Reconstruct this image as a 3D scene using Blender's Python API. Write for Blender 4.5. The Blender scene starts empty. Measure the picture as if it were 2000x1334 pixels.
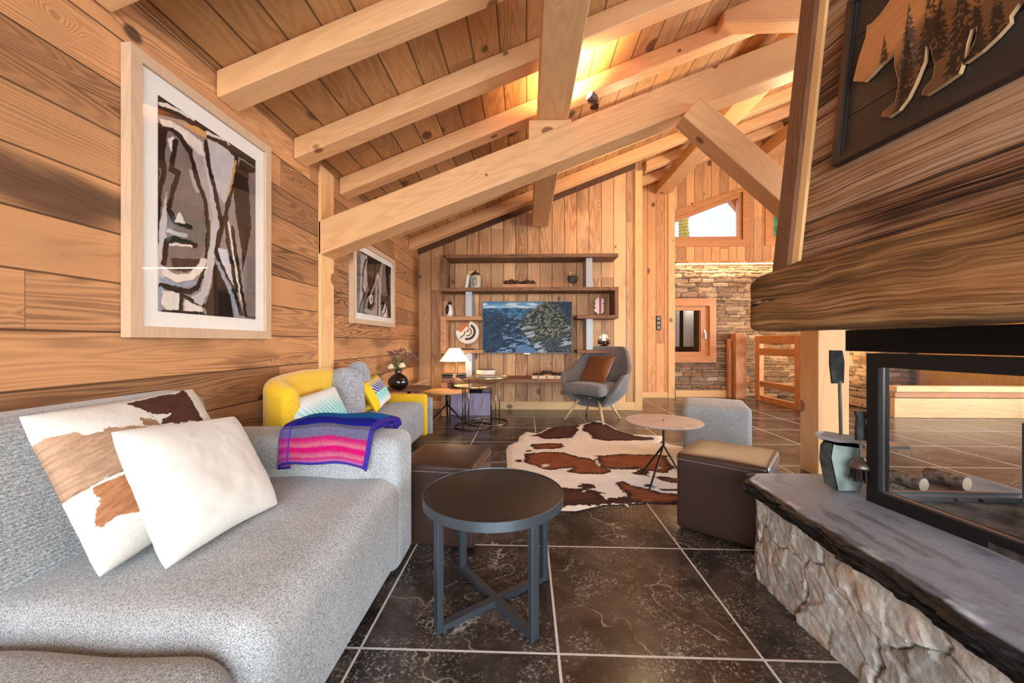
import bpy, bmesh, math, random
import numpy as np
from mathutils import Vector, Matrix, Euler
sc = bpy.context.scene
col = sc.collection
R = math.radians
random.seed(7)

# ------------------------------------------------------------ camera, world, lights, exposure
F, CX, CY, CAMH, YAW = 755.0, 1000.0, 668.0, 1.05, math.atan(28 / 755)
cam_d = bpy.data.cameras.new('camera')
cam_d.sensor_width = 36.0
cam_d.lens = F / 2000 * 36
cam_d.shift_y = 1.0 / 2000
cam_d.clip_start = 0.02
cam = bpy.data.objects.new('camera', cam_d)
cam.location = (0, 0, CAMH)
cam.rotation_euler = (R(90), 0, YAW)
col.objects.link(cam)
sc.camera = cam

w = bpy.data.worlds.new('sky'); sc.world = w; w.use_nodes = True
wn = w.node_tree.nodes; wl = w.node_tree.links
bg = wn['Background']
sky = wn.new('ShaderNodeTexSky'); sky.sky_type = 'NISHITA'
sky.sun_disc = False; sky.sun_elevation = R(35); sky.sun_rotation = R(150); sky.air_density = 1.0
mixw = wn.new('ShaderNodeMixRGB'); mixw.inputs[0].default_value = 0.75
mixw.inputs[2].default_value = (0.92, 0.96, 1.0, 1)
wl.new(sky.outputs[0], mixw.inputs[1]); wl.new(mixw.outputs[0], bg.inputs[0])
bg.inputs[1].default_value = 1.3

def area(name, loc, rot, sx, sy, power, color, spread=180):
    d = bpy.data.lights.new(name, 'AREA'); d.shape = 'RECTANGLE'; d.size = sx; d.size_y = sy
    d.energy = power; d.color = color; d.spread = R(spread)
    o = bpy.data.objects.new(name, d); o.location = loc; o.rotation_euler = rot; col.objects.link(o); return o
def point(name, loc, power, color, r=0.04):
    d = bpy.data.lights.new(name, 'POINT'); d.energy = power; d.color = color; d.shadow_soft_size = r
    o = bpy.data.objects.new(name, d); o.location = loc; col.objects.link(o); return o
def spot(name, loc, target, power, color, ang=90, r=0.04):
    d = bpy.data.lights.new(name, 'SPOT'); d.energy = power; d.color = color; d.spot_size = R(ang); d.spot_blend = .6; d.shadow_soft_size = r
    o = bpy.data.objects.new(name, d); o.location = loc; col.objects.link(o)
    o.rotation_euler = (Vector(target) - Vector(loc)).to_track_quat('-Z', 'Y').to_euler(); return o
DAY = (0.80, 0.90, 1.0)
WARM = (1.0, 0.72, 0.42)
# daylight entering through the glazing behind the camera, on the right side and in the far gable
area('daylight_rear_glazing', (1.2, -2.85, 1.55), (R(90), 0, 0), 5.2, 2.3, 230, DAY)
area('daylight_right_glazing', (7.3, 1.8, 1.6), (R(90), 0, R(90)), 6.4, 2.2, 270, DAY)
g_ = area('daylight_gable', (4.3, 9.7, 5.9), (0, 0, 0), 3.4, 1.2, 260, DAY)
g_.rotation_euler = (Vector((3.0, 4.5, 1.0)) - Vector(g_.location)).to_track_quat('-Z', 'Y').to_euler()
sc.view_settings.view_transform = 'Standard'
sc.view_settings.look = 'None'
sc.view_settings.gamma = 1.0
sc.view_settings.use_curve_mapping = False
sc.view_settings.exposure = 0.5

# ------------------------------------------------------------ measuring helpers (photo pixel -> a point on a known plane of the room)
_c, _s = math.cos(YAW), math.sin(YAW)
def ray(px, py):
    cx = (px - CX) / F; cz = (CY - py) / F
    return Vector((cx * _c - _s, cx * _s + _c, cz))
def atY(px, py, Y): r = ray(px, py); t = Y / r.y; return Vector((r.x * t, Y, CAMH + r.z * t))
def atX(px, py, X): r = ray(px, py); t = X / r.x; return Vector((X, r.y * t, CAMH + r.z * t))
def atZ(px, py, Z=0.0): r = ray(px, py); t = (Z - CAMH) / r.z; return Vector((r.x * t, r.y * t, Z))
def atPlane(px, py, p0, n):
    r = ray(px, py); o = Vector((0, 0, CAMH)); t = (Vector(p0) - o).dot(n) / r.dot(n); return o + r * t

# ------------------------------------------------------------ numpy noise
def _hash(ix, iy, seed):
    h = (ix.astype(np.int64) * 374761393 + iy.astype(np.int64) * 668265263 + seed * 1442695041) & 0xffffffff
    h = ((h ^ (h >> 13)) * 1274126177) & 0xffffffff
    return ((h ^ (h >> 16)) & 0xffffff) / float(0xffffff)
def vnoise(x, y, seed=0):
    ix = np.floor(x); iy = np.floor(y); fx = x - ix; fy = y - iy
    fx = fx * fx * (3 - 2 * fx); fy = fy * fy * (3 - 2 * fy)
    a = _hash(ix, iy, seed); b = _hash(ix + 1, iy, seed); c = _hash(ix, iy + 1, seed); d = _hash(ix + 1, iy + 1, seed)
    return (a * (1 - fx) + b * fx) * (1 - fy) + (c * (1 - fx) + d * fx) * fy
def fbm(x, y, seed=0, oct=4):
    s = 0; a = .5
    for k in range(oct):
        s = s + a * vnoise(x * 2 ** k, y * 2 ** k, seed + k * 17); a *= .5
    return s / (1 - .5 ** oct)
def inpoly(x, y, poly):
    r = np.zeros(x.shape, bool); n = len(poly)
    for i in range(n):
        x1, y1 = poly[i]; x2, y2 = poly[(i + 1) % n]
        if y1 == y2: continue
        c = ((y1 > y) != (y2 > y)) & (x < (x2 - x1) * (y - y1) / (y2 - y1) + x1)
        r ^= c
    return r
def dline(x, y, pts):
    d = np.full(x.shape, 1e9)
    for (x1, y1), (x2, y2) in zip(pts[:-1], pts[1:]):
        vx, vy = x2 - x1, y2 - y1; L = vx * vx + vy * vy + 1e-12
        t = np.clip(((x - x1) * vx + (y - y1) * vy) / L, 0, 1)
        d = np.minimum(d, np.hypot(x - x1 - t * vx, y - y1 - t * vy))
    return d
def sm(a, b, x): t = np.clip((x - a) / (b - a), 0, 1); return t * t * (3 - 2 * t)
def srgb(*c):
    if len(c) == 1: c = c[0]
    return tuple(((v / 255) / 12.92 if v / 255 <= .04045 else ((v / 255 + .055) / 1.055) ** 2.4) for v in c)

# ------------------------------------------------------------ object helpers
def link(o, parent=None):
    col.objects.link(o)
    if parent is not None: o.parent = parent
    return o
def tag(o, label=None, cat=None, group=None, kind=None):
    if label: o['label'] = label
    if cat: o['category'] = cat
    if group: o['group'] = group
    if kind: o['kind'] = kind
    return o
def thing(name, label, cat, loc=(0, 0, 0), rz=0, group=None):
    o = bpy.data.objects.new(name, None); o.empty_display_size = .05
    o.location = loc; o.rotation_euler = (0, 0, rz); link(o)
    return tag(o, label, cat, group)
def obj(name, bm, mat, parent=None, smooth=False, loc=None, rot=None, ang=None):
    me = bpy.data.meshes.new(name)
    if isinstance(bm, tuple):
        me.from_pydata(bm[0], [], bm[1])
    else:
        bmesh.ops.recalc_face_normals(bm, faces=bm.faces); bm.to_mesh(me); bm.free()
    if smooth: me.shade_smooth()
    if ang is not None: me.shade_smooth(); me.set_sharp_from_angle(angle=R(ang))
    for m in (mat if isinstance(mat, (list, tuple)) else [mat]):
        if m: me.materials.append(m)
    o = bpy.data.objects.new(name, me)
    if loc is not None: o.location = loc
    if rot is not None: o.rotation_euler = rot
    return link(o, parent)
def struct(o): o['kind'] = 'structure'; return o
def copy_tree(o, parent=None):
    c = o.copy(); col.objects.link(c); c.parent = parent
    for ch in list(o.children): copy_tree(ch, c)
    return c
def NB(): return bmesh.new()
def bx(bm, x0, x1, y0, y1, z0, z1, M=None):
    vs = [bm.verts.new((x, y, z)) for x in (x0, x1) for y in (y0, y1) for z in (z0, z1)]
    if M is not None:
        for v in vs: v.co = M @ v.co
    for f in ((0, 1, 3, 2), (4, 6, 7, 5), (0, 4, 5, 1), (2, 3, 7, 6), (0, 2, 6, 4), (1, 5, 7, 3)):
        bm.faces.new([vs[i] for i in f])
    return vs
def bevel(bm, r, seg=2):
    bmesh.ops.bevel(bm, geom=list(bm.edges), offset=r, segments=seg, affect='EDGES', profile=.5, clamp_overlap=True)
    return bm
def box(x0, x1, y0, y1, z0, z1, r=0, seg=2):
    bm = NB(); bx(bm, x0, x1, y0, y1, z0, z1)
    if r: bevel(bm, r, seg)
    return bm
def tube(bm, pts, r, n=10, closed=False):
    pts = [Vector(p) for p in pts]; m = len(pts)
    rs = r if isinstance(r, (list, tuple)) else [r] * m
    rings = []; up = None
    for i, p in enumerate(pts):
        a = pts[(i - 1) % m] if (closed or i > 0) else p
        b = pts[(i + 1) % m] if (closed or i < m - 1) else p
        d = (b - a).normalized()
        if up is None: up = Vector((0, 0, 1)) if abs(d.z) < .9 else Vector((1, 0, 0))
        s = d.cross(up).normalized(); up = s.cross(d).normalized()
        rings.append([bm.verts.new(p + (s * math.cos(k * 2 * math.pi / n) + up * math.sin(k * 2 * math.pi / n)) * rs[i]) for k in range(n)])
    for i in range(m if closed else m - 1):
        A, B = rings[i], rings[(i + 1) % m]
        for k in range(n): bm.faces.new((A[k], A[(k + 1) % n], B[(k + 1) % n], B[k]))
    if not closed:
        bm.faces.new(rings[0]); bm.faces.new(rings[-1])
    return bm
def lathe(bm, prof, n=40, cx=0, cy=0, cap=True):
    rings = [[bm.verts.new((cx + r * math.cos(k * 2 * math.pi / n), cy + r * math.sin(k * 2 * math.pi / n), z)) for k in range(n)] for r, z in prof]
    for A, B in zip(rings[:-1], rings[1:]):
        for k in range(n): bm.faces.new((A[k], A[(k + 1) % n], B[(k + 1) % n], B[k]))
    if cap:
        if prof[0][0] > 1e-5: bm.faces.new(rings[0])
        if prof[-1][0] > 1e-5: bm.faces.new(rings[-1])
    bmesh.ops.remove_doubles(bm, verts=bm.verts, dist=1e-5)
    return bm
def prism(bm, poly, f0, f1):
    A = [bm.verts.new(f0(*p)) for p in poly]; B = [bm.verts.new(f1(*p)) for p in poly]
    n = len(poly); bm.faces.new(A); bm.faces.new(B[::-1])
    for i in range(n): bm.faces.new((A[i], A[(i + 1) % n], B[(i + 1) % n], B[i]))
    return bm
def prism_y(bm, poly, y0, y1): return prism(bm, poly, lambda x, z: (x, y0, z), lambda x, z: (x, y1, z))
def prism_z(bm, poly, z0, z1): return prism(bm, poly, lambda x, y: (x, y, z0), lambda x, y: (x, y, z1))
def blob(bm, c, r, u=12, v=8, sc3=(1, 1, 1)):
    M = Matrix.Translation(c) @ Matrix.Diagonal((*[r * q for q in sc3], 1))
    bmesh.ops.create_uvsphere(bm, u_segments=u, v_segments=v, radius=1, matrix=M)
def soft_box(hx, hy, hz, r, k=5, m=8, fn=None):
    """rounded box centred on the origin, all quads; fn(p) reshapes each vertex"""
    def ax(h):
        rr = min(r, h * .98)
        a = [-h + rr * (1 - math.cos(i / k * math.pi / 2)) for i in range(k)]
        b = [-h + rr + (2 * h - 2 * rr) * i / m for i in range(m + 1)]
        return a + b + [-q for q in reversed(a)]
    X, Y, Z = ax(hx), ax(hy), ax(hz)
    bm = NB(); cache = {}
    def V(x, y, z):
        key = (round(x, 5), round(y, 5), round(z, 5))
        if key in cache: return cache[key]
        c = Vector((max(-hx + r, min(hx - r, x)) if hx > r else 0, max(-hy + r, min(hy - r, y)) if hy > r else 0, max(-hz + r, min(hz - r, z)) if hz > r else 0))
        d = Vector((x, y, z)) - c
        p = c + d.normalized() * min(r, max(hx, hy, hz)) if d.length > 1e-9 else c
        if hx <= r or hy <= r or hz <= r:
            p = Vector((max(-hx, min(hx, p.x)), max(-hy, min(hy, p.y)), max(-hz, min(hz, p.z))))
        if fn: p = Vector(fn(p))
        cache[key] = bm.verts.new(p); return cache[key]
    def quad(P):
        try: bm.faces.new([V(*p) for p in P])
        except ValueError: pass
    for A, B, f in ((X, Y, lambda a, b, s: (a, b, s * hz)), (Y, Z, lambda a, b, s: (s * hx, a, b)), (Z, X, lambda a, b, s: (b, s * hy, a))):
        for s in (-1, 1):
            for i in range(len(A) - 1):
                for j in range(len(B) - 1):
                    q = [f(A[i], B[j], s), f(A[i + 1], B[j], s), f(A[i + 1], B[j + 1], s), f(A[i], B[j + 1], s)]
                    quad(q if s > 0 else q[::-1])
    bmesh.ops.remove_doubles(bm, verts=bm.verts, dist=1e-5)
    return bm
def shift(bm, v):
    bmesh.ops.translate(bm, verts=bm.verts, vec=v); return bm
def xform(bm, M):
    bmesh.ops.transform(bm, matrix=M, verts=bm.verts); return bm
def pillow_bm(wd, ht, th, n=28, seed=0, crease=.006, corner=.06):
    """sewn cushion: u across, v up, puffed along w, pinched corners"""
    bm = NB(); rng = random.Random(seed); G = {}
    ph = [rng.uniform(0, 6) for _ in range(6)]
    for s in (1, -1):
        for i in range(n + 1):
            for j in range(n + 1):
                a, b = i / n * 2 - 1, j / n * 2 - 1
                edge = i in (0, n) or j in (0, n)
                if s < 0 and edge: G[s, i, j] = G[1, i, j]; continue
                prof = max(0, (1 - abs(a) ** 2.6)) ** .5 * max(0, (1 - abs(b) ** 2.6)) ** .5
                shrx = 1 - corner * (1 - b * b) * abs(a) ** 2; shry = 1 - corner * (1 - a * a) * abs(b) ** 2
                wr = crease * (math.sin(a * 7 + b * 4 + ph[0]) + math.sin(b * 9 - a * 3 + ph[1]) + .7 * math.sin(a * 15 + b * 11 + ph[2])) * (prof ** .6)
                G[s, i, j] = bm.verts.new((a * wd / 2 * shrx, b * ht / 2 * shry, s * (prof * th / 2) + wr))
        for i in range(n):
            for j in range(n):
                q = (G[s, i, j], G[s, i + 1, j], G[s, i + 1, j + 1], G[s, i, j + 1])
                try: bm.faces.new(q if s > 0 else q[::-1])
                except ValueError: pass
    return bm
def quad_pillow(bl, br, tr, tl, th, n=40, seed=0, crease=.005, colfn=None, p=2.8):
    """cushion spanning four corners; returns front and back grids in local space plus the centre"""
    bl, br, tr, tl = [np.array(q) for q in (bl, br, tr, tl)]
    c0 = (bl + br + tr + tl) / 4; nrm = np.cross(br - bl, tl - bl); nrm = nrm / np.linalg.norm(nrm)
    rs = np.random.RandomState(seed); ph = rs.rand(6) * 6
    out = []
    for s in (1, -1):
        def pos(U, V, s=s):
            a, b = U * 2 - 1, V * 2 - 1
            k_ = .018 * (a * a * b * b) ** 3; a2 = a * (1 - .05 * (1 - b * b) * a * a - k_) + .012 * (fbm(b * 3 + 5, a * 0 + 3, seed) - .5) * a * a; b2 = b * (1 - .06 * (1 - a * a) * b * b - k_) + .014 * (fbm(a * 3 + 2, b * 0 + 8, seed + 1) - .5) * b * b
            u, v = (a2 + 1) / 2, (b2 + 1) / 2
            P = ((1 - u) * (1 - v))[..., None] * bl + (u * (1 - v))[..., None] * br + (u * v)[..., None] * tr + ((1 - u) * v)[..., None] * tl - c0
            pr = np.sqrt(np.clip(1 - np.abs(a) ** p, 0, 1)) * np.sqrt(np.clip(1 - np.abs(b) ** p, 0, 1))
            wr = crease * (np.sin(a * 2.4 + b * 1.7 + ph[0]) + 5 * (fbm(a * 1.6 + 9, b * 1.6, seed) - .5) + 3 * (fbm(a * 2.2 + b * 5 + 3, b * 2 - a, seed + 3) - .5) * np.maximum(np.abs(a), np.abs(b)) ** 3) * pr ** .6
            P = P + nrm * (s * pr * th / 2 + wr)[..., None]
            return P[..., 0], P[..., 1], P[..., 2]
        out.append(fgrid(n, n, pos, colfn))
    return out, tuple(c0)
def frame_from(bl, br, tl):
    """matrix whose x runs bl->br, y runs up to tl, z is the front"""
    bl, br, tl = Vector(bl), Vector(br), Vector(tl)
    x = (br - bl).normalized(); z = x.cross(tl - bl).normalized(); y = z.cross(x)
    c = (br + tl) / 2
    M = Matrix((x, y, z)).transposed().to_4x4(); M.translation = c
    return M
def fgrid(nu, nv, pos, colfn=None, cull=None):
    """grid surface: pos(U,V)->(x,y,z) arrays; optional colours and culling"""
    U, V = np.meshgrid(np.linspace(0, 1, nu + 1), np.linspace(0, 1, nv + 1), indexing='ij')
    X, Y, Z = pos(U, V)
    co = np.stack([X, Y, Z], -1).reshape(-1, 3)
    idx = np.arange((nu + 1) * (nv + 1)).reshape(nu + 1, nv + 1)
    q = np.stack([idx[:-1, :-1], idx[1:, :-1], idx[1:, 1:], idx[:-1, 1:]], -1).reshape(-1, 4)
    if cull is not None:
        k = cull(U, V).reshape(-1); q = q[k[q].all(1)]
    cl = None if colfn is None else colfn(U, V).reshape(-1, 3)
    return co, q, cl
def grid_obj(name, g, mat, parent=None, smooth=True):
    co, q, cl = g
    used = np.unique(q); mp = np.full(len(co), -1); mp[used] = np.arange(len(used))
    co = co[used]; q = mp[q]
    me = bpy.data.meshes.new(name)
    me.vertices.add(len(co)); me.vertices.foreach_set('co', co.astype(np.float32).ravel())
    me.loops.add(q.size); me.loops.foreach_set('vertex_index', q.astype(np.int32).ravel())
    me.polygons.add(len(q)); me.polygons.foreach_set('loop_start', np.arange(0, q.size, 4, dtype=np.int32))
    me.update(calc_edges=True); me.validate()
    if cl is not None:
        cl = cl[used]
        a = me.color_attributes.new('Col', 'FLOAT_COLOR', 'POINT')
        a.data.foreach_set('color', np.concatenate([cl, np.ones((len(cl), 1))], 1).astype(np.float32).ravel())
    if smooth: me.shade_smooth()
    me.materials.append(mat)
    return link(bpy.data.objects.new(name, me), parent)

# ------------------------------------------------------------ materials
class N:
    def __init__(s, name):
        s.m = bpy.data.materials.new(name); s.m.use_nodes = True
        s.t = s.m.node_tree; s.b = s.t.nodes['Principled BSDF']; s.L = s.t.links.new
    def n(s, k): return s.t.nodes.new(k)
    def put(s, sock, v):
        if hasattr(v, 'is_output'): s.L(v, sock)
        else: sock.default_value = v if not isinstance(v, tuple) or len(v) != 3 or len(sock.default_value) == 3 else (*v, 1)
    def M(s, op, a, b=None, c=None, clamp=False):
        x = s.n('ShaderNodeMath'); x.operation = op; x.use_clamp = clamp
        for i, v in enumerate((a, b, c)):
            if v is not None: s.put(x.inputs[i], v)
        return x.outputs[0]
    def comb(s, a, b, c):
        x = s.n('ShaderNodeCombineXYZ')
        for i, v in enumerate((a, b, c)): s.put(x.inputs[i], v)
        return x.outputs[0]
    def coords(s):
        x = s.n('ShaderNodeTexCoord'); y = s.n('ShaderNodeSeparateXYZ'); s.L(x.outputs['Object'], y.inputs[0])
        return x.outputs['Object'], y.outputs
    def noise(s, vec, scale, detail=3, rough=.5, dist=0, out=0):
        x = s.n('ShaderNodeTexNoise'); s.L(vec, x.inputs['Vector'])
        x.inputs['Scale'].default_value = scale; x.inputs['Detail'].default_value = detail
        x.inputs['Roughness'].default_value = rough; x.inputs['Distortion'].default_value = dist
        return x.outputs[out]
    def vor(s, vec, scale, feature='F1', rnd=1, out='Distance'):
        x = s.n('ShaderNodeTexVoronoi'); x.feature = feature; s.L(vec, x.inputs['Vector'])
        x.inputs['Scale'].default_value = scale; x.inputs['Randomness'].default_value = rnd
        return x.outputs[out]
    def mix(s, f, a, b, mode='MIX'):
        x = s.n('ShaderNodeMixRGB'); x.blend_type = mode
        s.put(x.inputs[0], f); s.put(x.inputs[1], a); s.put(x.inputs[2], b); return x.outputs[0]
    def rng(s, v, a, b, c=0, d=1):
        x = s.n('ShaderNodeMapRange'); x.interpolation_type = 'SMOOTHSTEP'
        for i, q in enumerate((v, a, b, c, d)): s.put(x.inputs[i], q)
        return x.outputs[0]
    def wn(s, vec):
        x = s.n('ShaderNodeTexWhiteNoise'); s.L(vec, x.inputs[0]); return x.outputs
    def bump(s, h, strength, dist=.01):
        x = s.n('ShaderNodeBump'); x.inputs['Strength'].default_value = strength; x.inputs['Distance'].default_value = dist
        s.L(h, x.inputs['Height']); s.L(x.outputs[0], s.b.inputs['Normal'])
    def out(s, color=None, rough=None, metal=None, spec=None):
        if color is not None: s.put(s.b.inputs['Base Color'], color)
        if rough is not None: s.put(s.b.inputs['Roughness'], rough)
        if metal is not None: s.b.inputs['Metallic'].default_value = metal
        if spec is not None: s.b.inputs['Specular IOR Level'].default_value = spec
        return s.m

def wood(name, light, dark, along='x', across='z', bw=0, blen=0, a0=0.0, ring=9, contrast=.6, var=.25, knot=1.0, gap=.0025,
         rough=.55, huevar=None, bump=.3, fiber=.25, dark_knot=None, streak=0, kscale=3.4, ls=.55, ws=4.2):
    s = N(name); vec, o = s.coords(); ax = dict(x=0, y=1, z=2)
    L, A = o[ax[along]], o[ax[across]]; T = o[({'x', 'y', 'z'} - {along, across}).pop() and ax[({'x', 'y', 'z'} - {along, across}).pop()]]
    oi = s.n('ShaderNodeObjectInfo').outputs['Random']
    if bw:
        q = s.M('DIVIDE', s.M('SUBTRACT', A, a0), bw); bid = s.M('FLOOR', q); fr = s.M('SUBTRACT', q, bid)
        r1 = s.wn(s.comb(bid, 3.1, oi))[0]
        if blen:
            ql = s.M('DIVIDE', s.M('ADD', L, s.M('MULTIPLY', r1, blen * 1.7)), blen); lid = s.M('FLOOR', ql); frl = s.M('SUBTRACT', ql, lid)
        else: lid = 0.0
        rc = s.n('ShaderNodeSeparateColor'); s.L(s.wn(s.comb(bid, lid, 1.7))[1], rc.inputs[0])
        ra, rb, rr = rc.outputs[0], rc.outputs[1], rc.outputs[2]
    else:
        rc = s.n('ShaderNodeSeparateColor'); s.L(s.wn(s.comb(oi, 4.2, 1.7))[1], rc.inputs[0])
        ra, rb, rr = rc.outputs[0], rc.outputs[1], rc.outputs[2]
    Lo = s.M('ADD', L, s.M('MULTIPLY', ra, 37.0)); Ao = s.M('ADD', A, s.M('MULTIPLY', rb, 23.0)); To = s.M('ADD', T, s.M('MULTIPLY', rr, 11.0))
    # knots
    kv = s.comb(s.M('MULTIPLY', Lo, .75), Ao, To)
    vn = s.n('ShaderNodeTexVoronoi'); s.L(kv, vn.inputs['Vector']); vn.inputs['Scale'].default_value = kscale
    kd = vn.outputs['Distance']; kc = s.n('ShaderNodeSeparateColor'); s.L(vn.outputs['Color'], kc.inputs[0])
    size = s.M('MULTIPLY', s.M('MAXIMUM', s.M('SUBTRACT', kc.outputs[0], .12), 0.0), .20 * knot)
    kmask = s.M('MULTIPLY', s.rng(kd, s.M('MULTIPLY', size, .7), s.M('ADD', size, .006), 1, 0), s.rng(size, .01, .03))
    kmask = s.M('MULTIPLY', kmask, 1.0 if knot else 0.0)
    halo = s.rng(kd, 0.0, .28, 1, 0)
    # growth rings as contours of a stretched noise, bent round the knots
    st = s.comb(s.M('MULTIPLY', Lo, ls), s.M('MULTIPLY', Ao, ws), s.M('MULTIPLY', To, ws))
    n1 = s.noise(st, 1.0, 2.5, .45)
    n1 = s.M('ADD', n1, s.M('MULTIPLY', halo, s.M('MULTIPLY', kc.outputs[1], .22 * (1 if knot else 0))))
    sn = s.M('ABSOLUTE', s.M('SINE', s.M('MULTIPLY', n1, ring * 6.28)))
    amp = s.rng(s.noise(s.comb(s.M('MULTIPLY', Lo, 1.1), s.M('MULTIPLY', Ao, 5), To), 1.0, 2, .5), .3, .65, .25, 1)
    rg = s.M('MULTIPLY', s.M('POWER', sn, 2.2), amp)
    fb = s.noise(s.comb(s.M('MULTIPLY', Lo, 5), s.M('MULTIPLY', Ao, 190), s.M('MULTIPLY', To, 190)), 1.0, 2, .6)
    lowf = s.noise(s.comb(s.M('MULTIPLY', Lo, 1.3), s.M('MULTIPLY', Ao, 7), s.M('MULTIPLY', To, 7)), 1.0, 3, .6)
    f = s.M('MULTIPLY', rg, contrast)
    f = s.M('ADD', f, s.M('MULTIPLY', s.M('SUBTRACT', fb, .5), fiber))
    f = s.M('ADD', f, s.M('MULTIPLY', s.M('SUBTRACT', lowf, .5), contrast * .9))
    f = s.M('ADD', f, s.M('MULTIPLY', s.M('SUBTRACT', rr, .45), var * 1.2), clamp=True)
    c = s.mix(f, light, dark)
    if streak:
        sk = s.rng(s.noise(s.comb(s.M('MULTIPLY', Lo, .7), s.M('MULTIPLY', Ao, 2.2), To), 1.0, 3, .6), .52, .72, 0, streak)
        c = s.mix(s.M('MULTIPLY', sk, s.rng(ra, .35, .75)), c, tuple(v * .38 for v in dark))
    if huevar: c = s.mix(s.M('MULTIPLY', s.rng(rb, .45, .9), .65), c, huevar, 'MULTIPLY')
    br = s.M('ADD', 1 - var * .5, s.M('MULTIPLY', ra, var))
    c = s.mix(1.0, c, s.comb(br, br, br), 'MULTIPLY')
    c = s.mix(s.M('MULTIPLY', kmask, .85), c, dark_knot or tuple(v * .3 for v in dark))
    h = s.M('SUBTRACT', s.M('MULTIPLY', rg, -.35), s.M('MULTIPLY', fb, .3))
    if bw:
        e = s.M('MINIMUM', fr, s.M('SUBTRACT', 1.0, fr))
        g = s.rng(e, gap * .4 / bw, gap * 1.3 / bw, 1, 0)
        if blen:
            e2 = s.M('MINIMUM', frl, s.M('SUBTRACT', 1.0, frl)); g = s.M('MAXIMUM', g, s.rng(e2, .0006 / blen, .0018 / blen, .8, 0))
        c = s.mix(s.M('MULTIPLY', g, .8), c, tuple(v * .12 for v in dark))
        h = s.M('SUBTRACT', h, s.M('MULTIPLY', g, 2.5))
    s.bump(h, bump, .004)
    return s.out(c, rough)

def plain(name, c, rough=.5, metal=0, spec=.5, nz=0, nscale=40, bump=0, coat=0, c2=None, stretch=None):
    s = N(name)
    if nz or bump or c2:
        vec, o = s.coords()
        if stretch: vec = s.comb(*[s.M('MULTIPLY', o[i], stretch[i]) for i in range(3)])
        n = s.noise(vec, nscale, 4, .6)
        if c2: s.put(s.b.inputs['Base Color'], s.mix(s.rng(n, .35, .65), c, c2))
        elif nz:
            v = s.M('ADD', 1 - nz, s.M('MULTIPLY', n, 2 * nz)); s.put(s.b.inputs['Base Color'], s.mix(1.0, c, s.comb(v, v, v), 'MULTIPLY'))
        else: s.put(s.b.inputs['Base Color'], c)
        if bump: s.bump(n, bump, .003)
    else: s.put(s.b.inputs['Base Color'], c)
    s.b.inputs['Coat Weight'].default_value = coat; s.b.inputs['Coat Roughness'].default_value = .1
    return s.out(None, rough, metal, spec)
def fabric(name, a, b, scale=420, rough=.95, bias=.5, rows=None, bump=.5):
    s = N(name); vec, o = s.coords()
    n = s.noise(vec, scale, 1.5, .7)
    v2 = s.comb(s.M('MULTIPLY', o[0], 1.0), s.M('MULTIPLY', o[1], .25), s.M('MULTIPLY', o[2], 1.0))
    n2 = s.noise(v2, scale * .8, 1, .5)
    m = s.M('ADD', s.M('MULTIPLY', n, .6), s.M('MULTIPLY', n2, .4))
    big = s.noise(vec, 5, 2, .5)
    f = s.rng(s.M('ADD', m, s.M('MULTIPLY', s.M('SUBTRACT', big, .5), .08)), bias - .1, bias + .1)
    h = m
    if rows:
        w1 = s.M('SINE', s.M('MULTIPLY', o[ord(rows[0]) - 120], rows[1] * 6.28))
        h = s.M('ADD', m, s.M('MULTIPLY', w1, .16)); f = s.M('SUBTRACT', f, s.M('MULTIPLY', s.M('ADD', w1, 1), -.12), clamp=True)
    s.bump(h, bump, .003)
    s.b.inputs['Sheen Weight'].default_value = .25
    return s.out(s.mix(f, a, b), rough, spec=.2)
def attr_mat(name, rough=.6, bump=0, bscale=60, coat=0, emit=0, spec=.5, stretch=None):
    s = N(name); a = s.n('ShaderNodeAttribute'); a.attribute_name = 'Col'
    c = a.outputs['Color']
    if bump:
        vec, o = s.coords()
        if stretch: vec = s.comb(*[s.M('MULTIPLY', o[i], stretch[i]) for i in range(3)])
        n = s.noise(vec, bscale, 4, .65); s.bump(n, bump, .006)
        v = s.M('ADD', .75, s.M('MULTIPLY', n, .5)); c = s.mix(1.0, c, s.comb(v, v, v), 'MULTIPLY')
    if emit:
        s.L(c, s.b.inputs['Emission Color']); s.b.inputs['Emission Strength'].default_value = emit
    s.b.inputs['Coat Weight'].default_value = coat; s.b.inputs['Coat Roughness'].default_value = .03
    return s.out((.01, .01, .01) if emit else c, rough, spec=spec)
def glass(name, tint=(1, 1, 1), refl=1.0, rough=0.0):
    s = N(name); s.t.nodes.remove(s.b)
    tr = s.n('ShaderNodeBsdfTransparent'); tr.inputs[0].default_value = (*tint, 1)
    gl = s.n('ShaderNodeBsdfGlossy'); gl.inputs['Roughness'].default_value = rough
    lw = s.n('ShaderNodeLayerWeight'); lw.inputs[0].default_value = .5
    fz = s.M('ADD', .04, s.M('MULTIPLY', s.M('POWER', lw.outputs['Facing'], 4.0), .96))
    mx = s.n('ShaderNodeMixShader'); s.L(s.M('MULTIPLY', fz, refl, clamp=True), mx.inputs[0])
    s.L(tr.outputs[0], mx.inputs[1]); s.L(gl.outputs[0], mx.inputs[2])
    s.L(mx.outputs[0], s.t.nodes['Material Output'].inputs[0]); return s.m
def emis(name, c, st):
    s = N(name); s.put(s.b.inputs['Emission Color'], c); s.b.inputs['Emission Strength'].default_value = st
    return s.out(c)

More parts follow.
